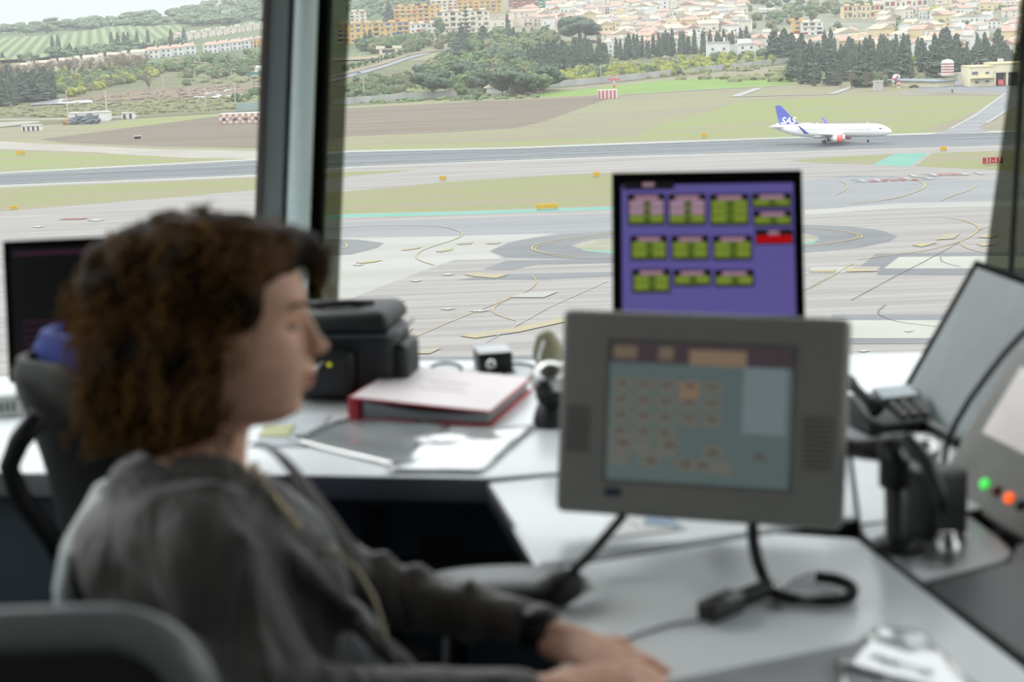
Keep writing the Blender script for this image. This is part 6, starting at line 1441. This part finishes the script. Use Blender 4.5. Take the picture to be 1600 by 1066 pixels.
# collar / lapels and blouse front
def strip(name, a, b, m, th=.006):
    """cloth band between two edge polylines"""
    g = MB(); n_ = len(a)
    for p, q in zip(a, b): g.v += [S(*p), S(*q)]
    for i in range(n_ - 1): g.f.append((2 * i, 2 * i + 1, 2 * i + 3, 2 * i + 2))
    o = pbuild(g, name, m, fixn=False); md = o.modifiers.new('s', 'SOLIDIFY'); md.thickness = th; md.offset = 0; sb = o.modifiers.new('b', 'SUBSURF'); sb.levels = sb.render_levels = 2
    for p in o.data.polygons: p.use_smooth = True
    return o
strip('lapel', [(262, 712, -70), (320, 706, -92), (378, 712, -70), (430, 775, -72), (492, 850, -84), (560, 925, -100)], [(255, 738, -92), (318, 742, -124), (372, 765, -118), (420, 830, -128), (478, 900, -142), (545, 968, -140)], m_jack)
strip('lapel', [(378, 700, 62), (412, 690, 74), (452, 742, 84), (508, 820, 92), (566, 900, 96)], [(395, 688, 100), (440, 700, 120), (486, 752, 126), (540, 826, 128), (600, 905, 124)], m_jack)
g = MB(); shade_ell(g, (404, 905, 0), (142, 165, 100)); shade_ell(g, (455, 1050, 0), (172, 160, 110)); shade_ell(g, (352, 775, 0), (62, 56, 64)); bl = pbuild(g, 'blouse', m_blouse); remesh(bl, .008, 8)
# necklace, lanyard, badge
m_gold = mat('necklace_gold', (214, 196, 150), metal=.7, rough=.3)
g = MB(); rr = random.Random(2)
for k in range(9): t = k / 8; u, v = 398 + 66 * t, 728 + 92 * t + 6 * math.sin(t * 3); g.blob(S(u, v, -108 - 26 * t), rr.uniform(4.5, 7) * PS, 2, .2, 1, k)
pbuild(g, 'necklace', m_gold, smooth=True)
g = MB(); g.tube([S(498, 862, -100), S(530, 866, -104), S(560, 892, -106), S(584, 935, -104), S(600, 985, -100), S(604, 1030, -96)], .0026, 8); pbuild(g, 'lanyard', mat('cord_cream', (200, 190, 160), rough=.6), smooth=True)
g = MB(); caps(g, (462, 752, 128), (486, 792, 130), 6, 7); pbuild(g, 'badge', m_white, smooth=True)
# ---- trousers, shoes (below the frame)
mb = MB(); shade_ell(mb, (330, 1370, 0), (190, 120, 200), 3)
for s_ in (-1, 1):
    caps(mb, (360, 1390, s_ * 105), (860, 1360, s_ * 120), 100, 70); caps(mb, (860, 1360, s_ * 120), (880, 1880, s_ * 130), 70, 48)
tr_ = pbuild(mb, 'trousers', cloth_mat('trousers_dark', (48, 50, 56), (36, 38, 42))); remesh(tr_, .012, 5)
for s_ in (-1, 1):
    g = MB(); a = S(880, 1880, s_ * 130); g.blob(V((a.x + .05, a.y, .045)), (.13, .045, .045), 3, 0); g.box((a.x + .05, a.y, .012), (.25, .085, .02)); pbuild(g, 'shoe', m_blk2, smooth=True)
# ---- hands (part of the skin, same figure)
def hand(mb, wr, kn, side, curl_, pw_=38, up=V((0, -.75, -.66))):
    """wrist -> knuckles in sculpting space; four fingers of different length, bent, and a thumb from the side of the palm"""
    W, K = V(wr), V(kn); d = (K - W); Lp = d.length; d.normalize(); s = d.cross(up).normalized() * side
    up = s.cross(d).normalized() * side
    if up.y > 0: up = -up
    for k in range(5):
        t = k / 4 - .5; a = W + s * t * pw_ * 1.1 + d * 8; b = K + s * t * pw_ * 1.75 - up * (6 * abs(t)); caps(mb, tuple(a), tuple(b), 20, 14.5)
    Ls = [38, 44, 41, 31]
    for k in range(4):
        t = (k / 3 - .5); p = K + s * t * pw_ * 1.75; dd = (d + s * t * .12).normalized(); r0 = 13 - .9 * (k == 3)
        for j, (fl, an) in enumerate(((1.0, .35), (.68, .9), (.5, 1.35))):
            aa = curl_ * an; q = p + (dd * math.cos(aa) - up * math.sin(aa)) * Ls[k] * fl; caps(mb, tuple(p), tuple(q), r0 - j * 1.5, r0 - 1.5 - j * 1.2, 10, 3); p = q
    p = W + d * Lp * .3 - s * pw_ * .8; t1 = p + (d * .75 - s * .65 - up * .2).normalized() * 44; t2 = t1 + (d * .9 - s * .1 - up * .4).normalized() * 34
    caps(mb, tuple(p + s * 12), tuple(t1), 15, 12, 10, 3); caps(mb, tuple(t1), tuple(t2), 12, 9, 10, 3)
mb = MB(); caps(mb, (790, 966, 105), (858, 990, 78), 34, 31); caps(mb, (850, 990, 80), (885, 1006, 60), 31, 33); hand(mb, (868, 998, 62), (988, 1050, -66), 1, .7)
lh = pbuild(mb, 'hand', m_skin); remesh(lh, .0034, 3)
mb = MB(); caps(mb, (770, 1092, -200), (880, 1078, -170), 33, 27); hand(mb, (872, 1078, -172), (985, 1066, -140), -1, .6)
rhd = pbuild(mb, 'hand', m_skin); remesh(rhd, .0034, 3)
# watch
wa, wb = S(828, 976, 92), S(858, 985, 78); d = (wb - wa).normalized(); c0 = wa.lerp(wb, .5)
g = MB(); g.tube([c0 - d * .016, c0 - d * .015, c0 + d * .015, c0 + d * .016], [.0265, .029, .029, .0265], 26); wt = pbuild(g, 'wristwatch', m_blk2, smooth=True)
g = MB(); cw_ = c0 + V((.002, -.012, .022)); g.blob(cw_, (.024, .022, .011), 3, 0); g.build('watch_case', m_black, wt, smooth=True)
tag(person, 'woman with curly brown hair in a grey jacket, seated in profile', 'person')
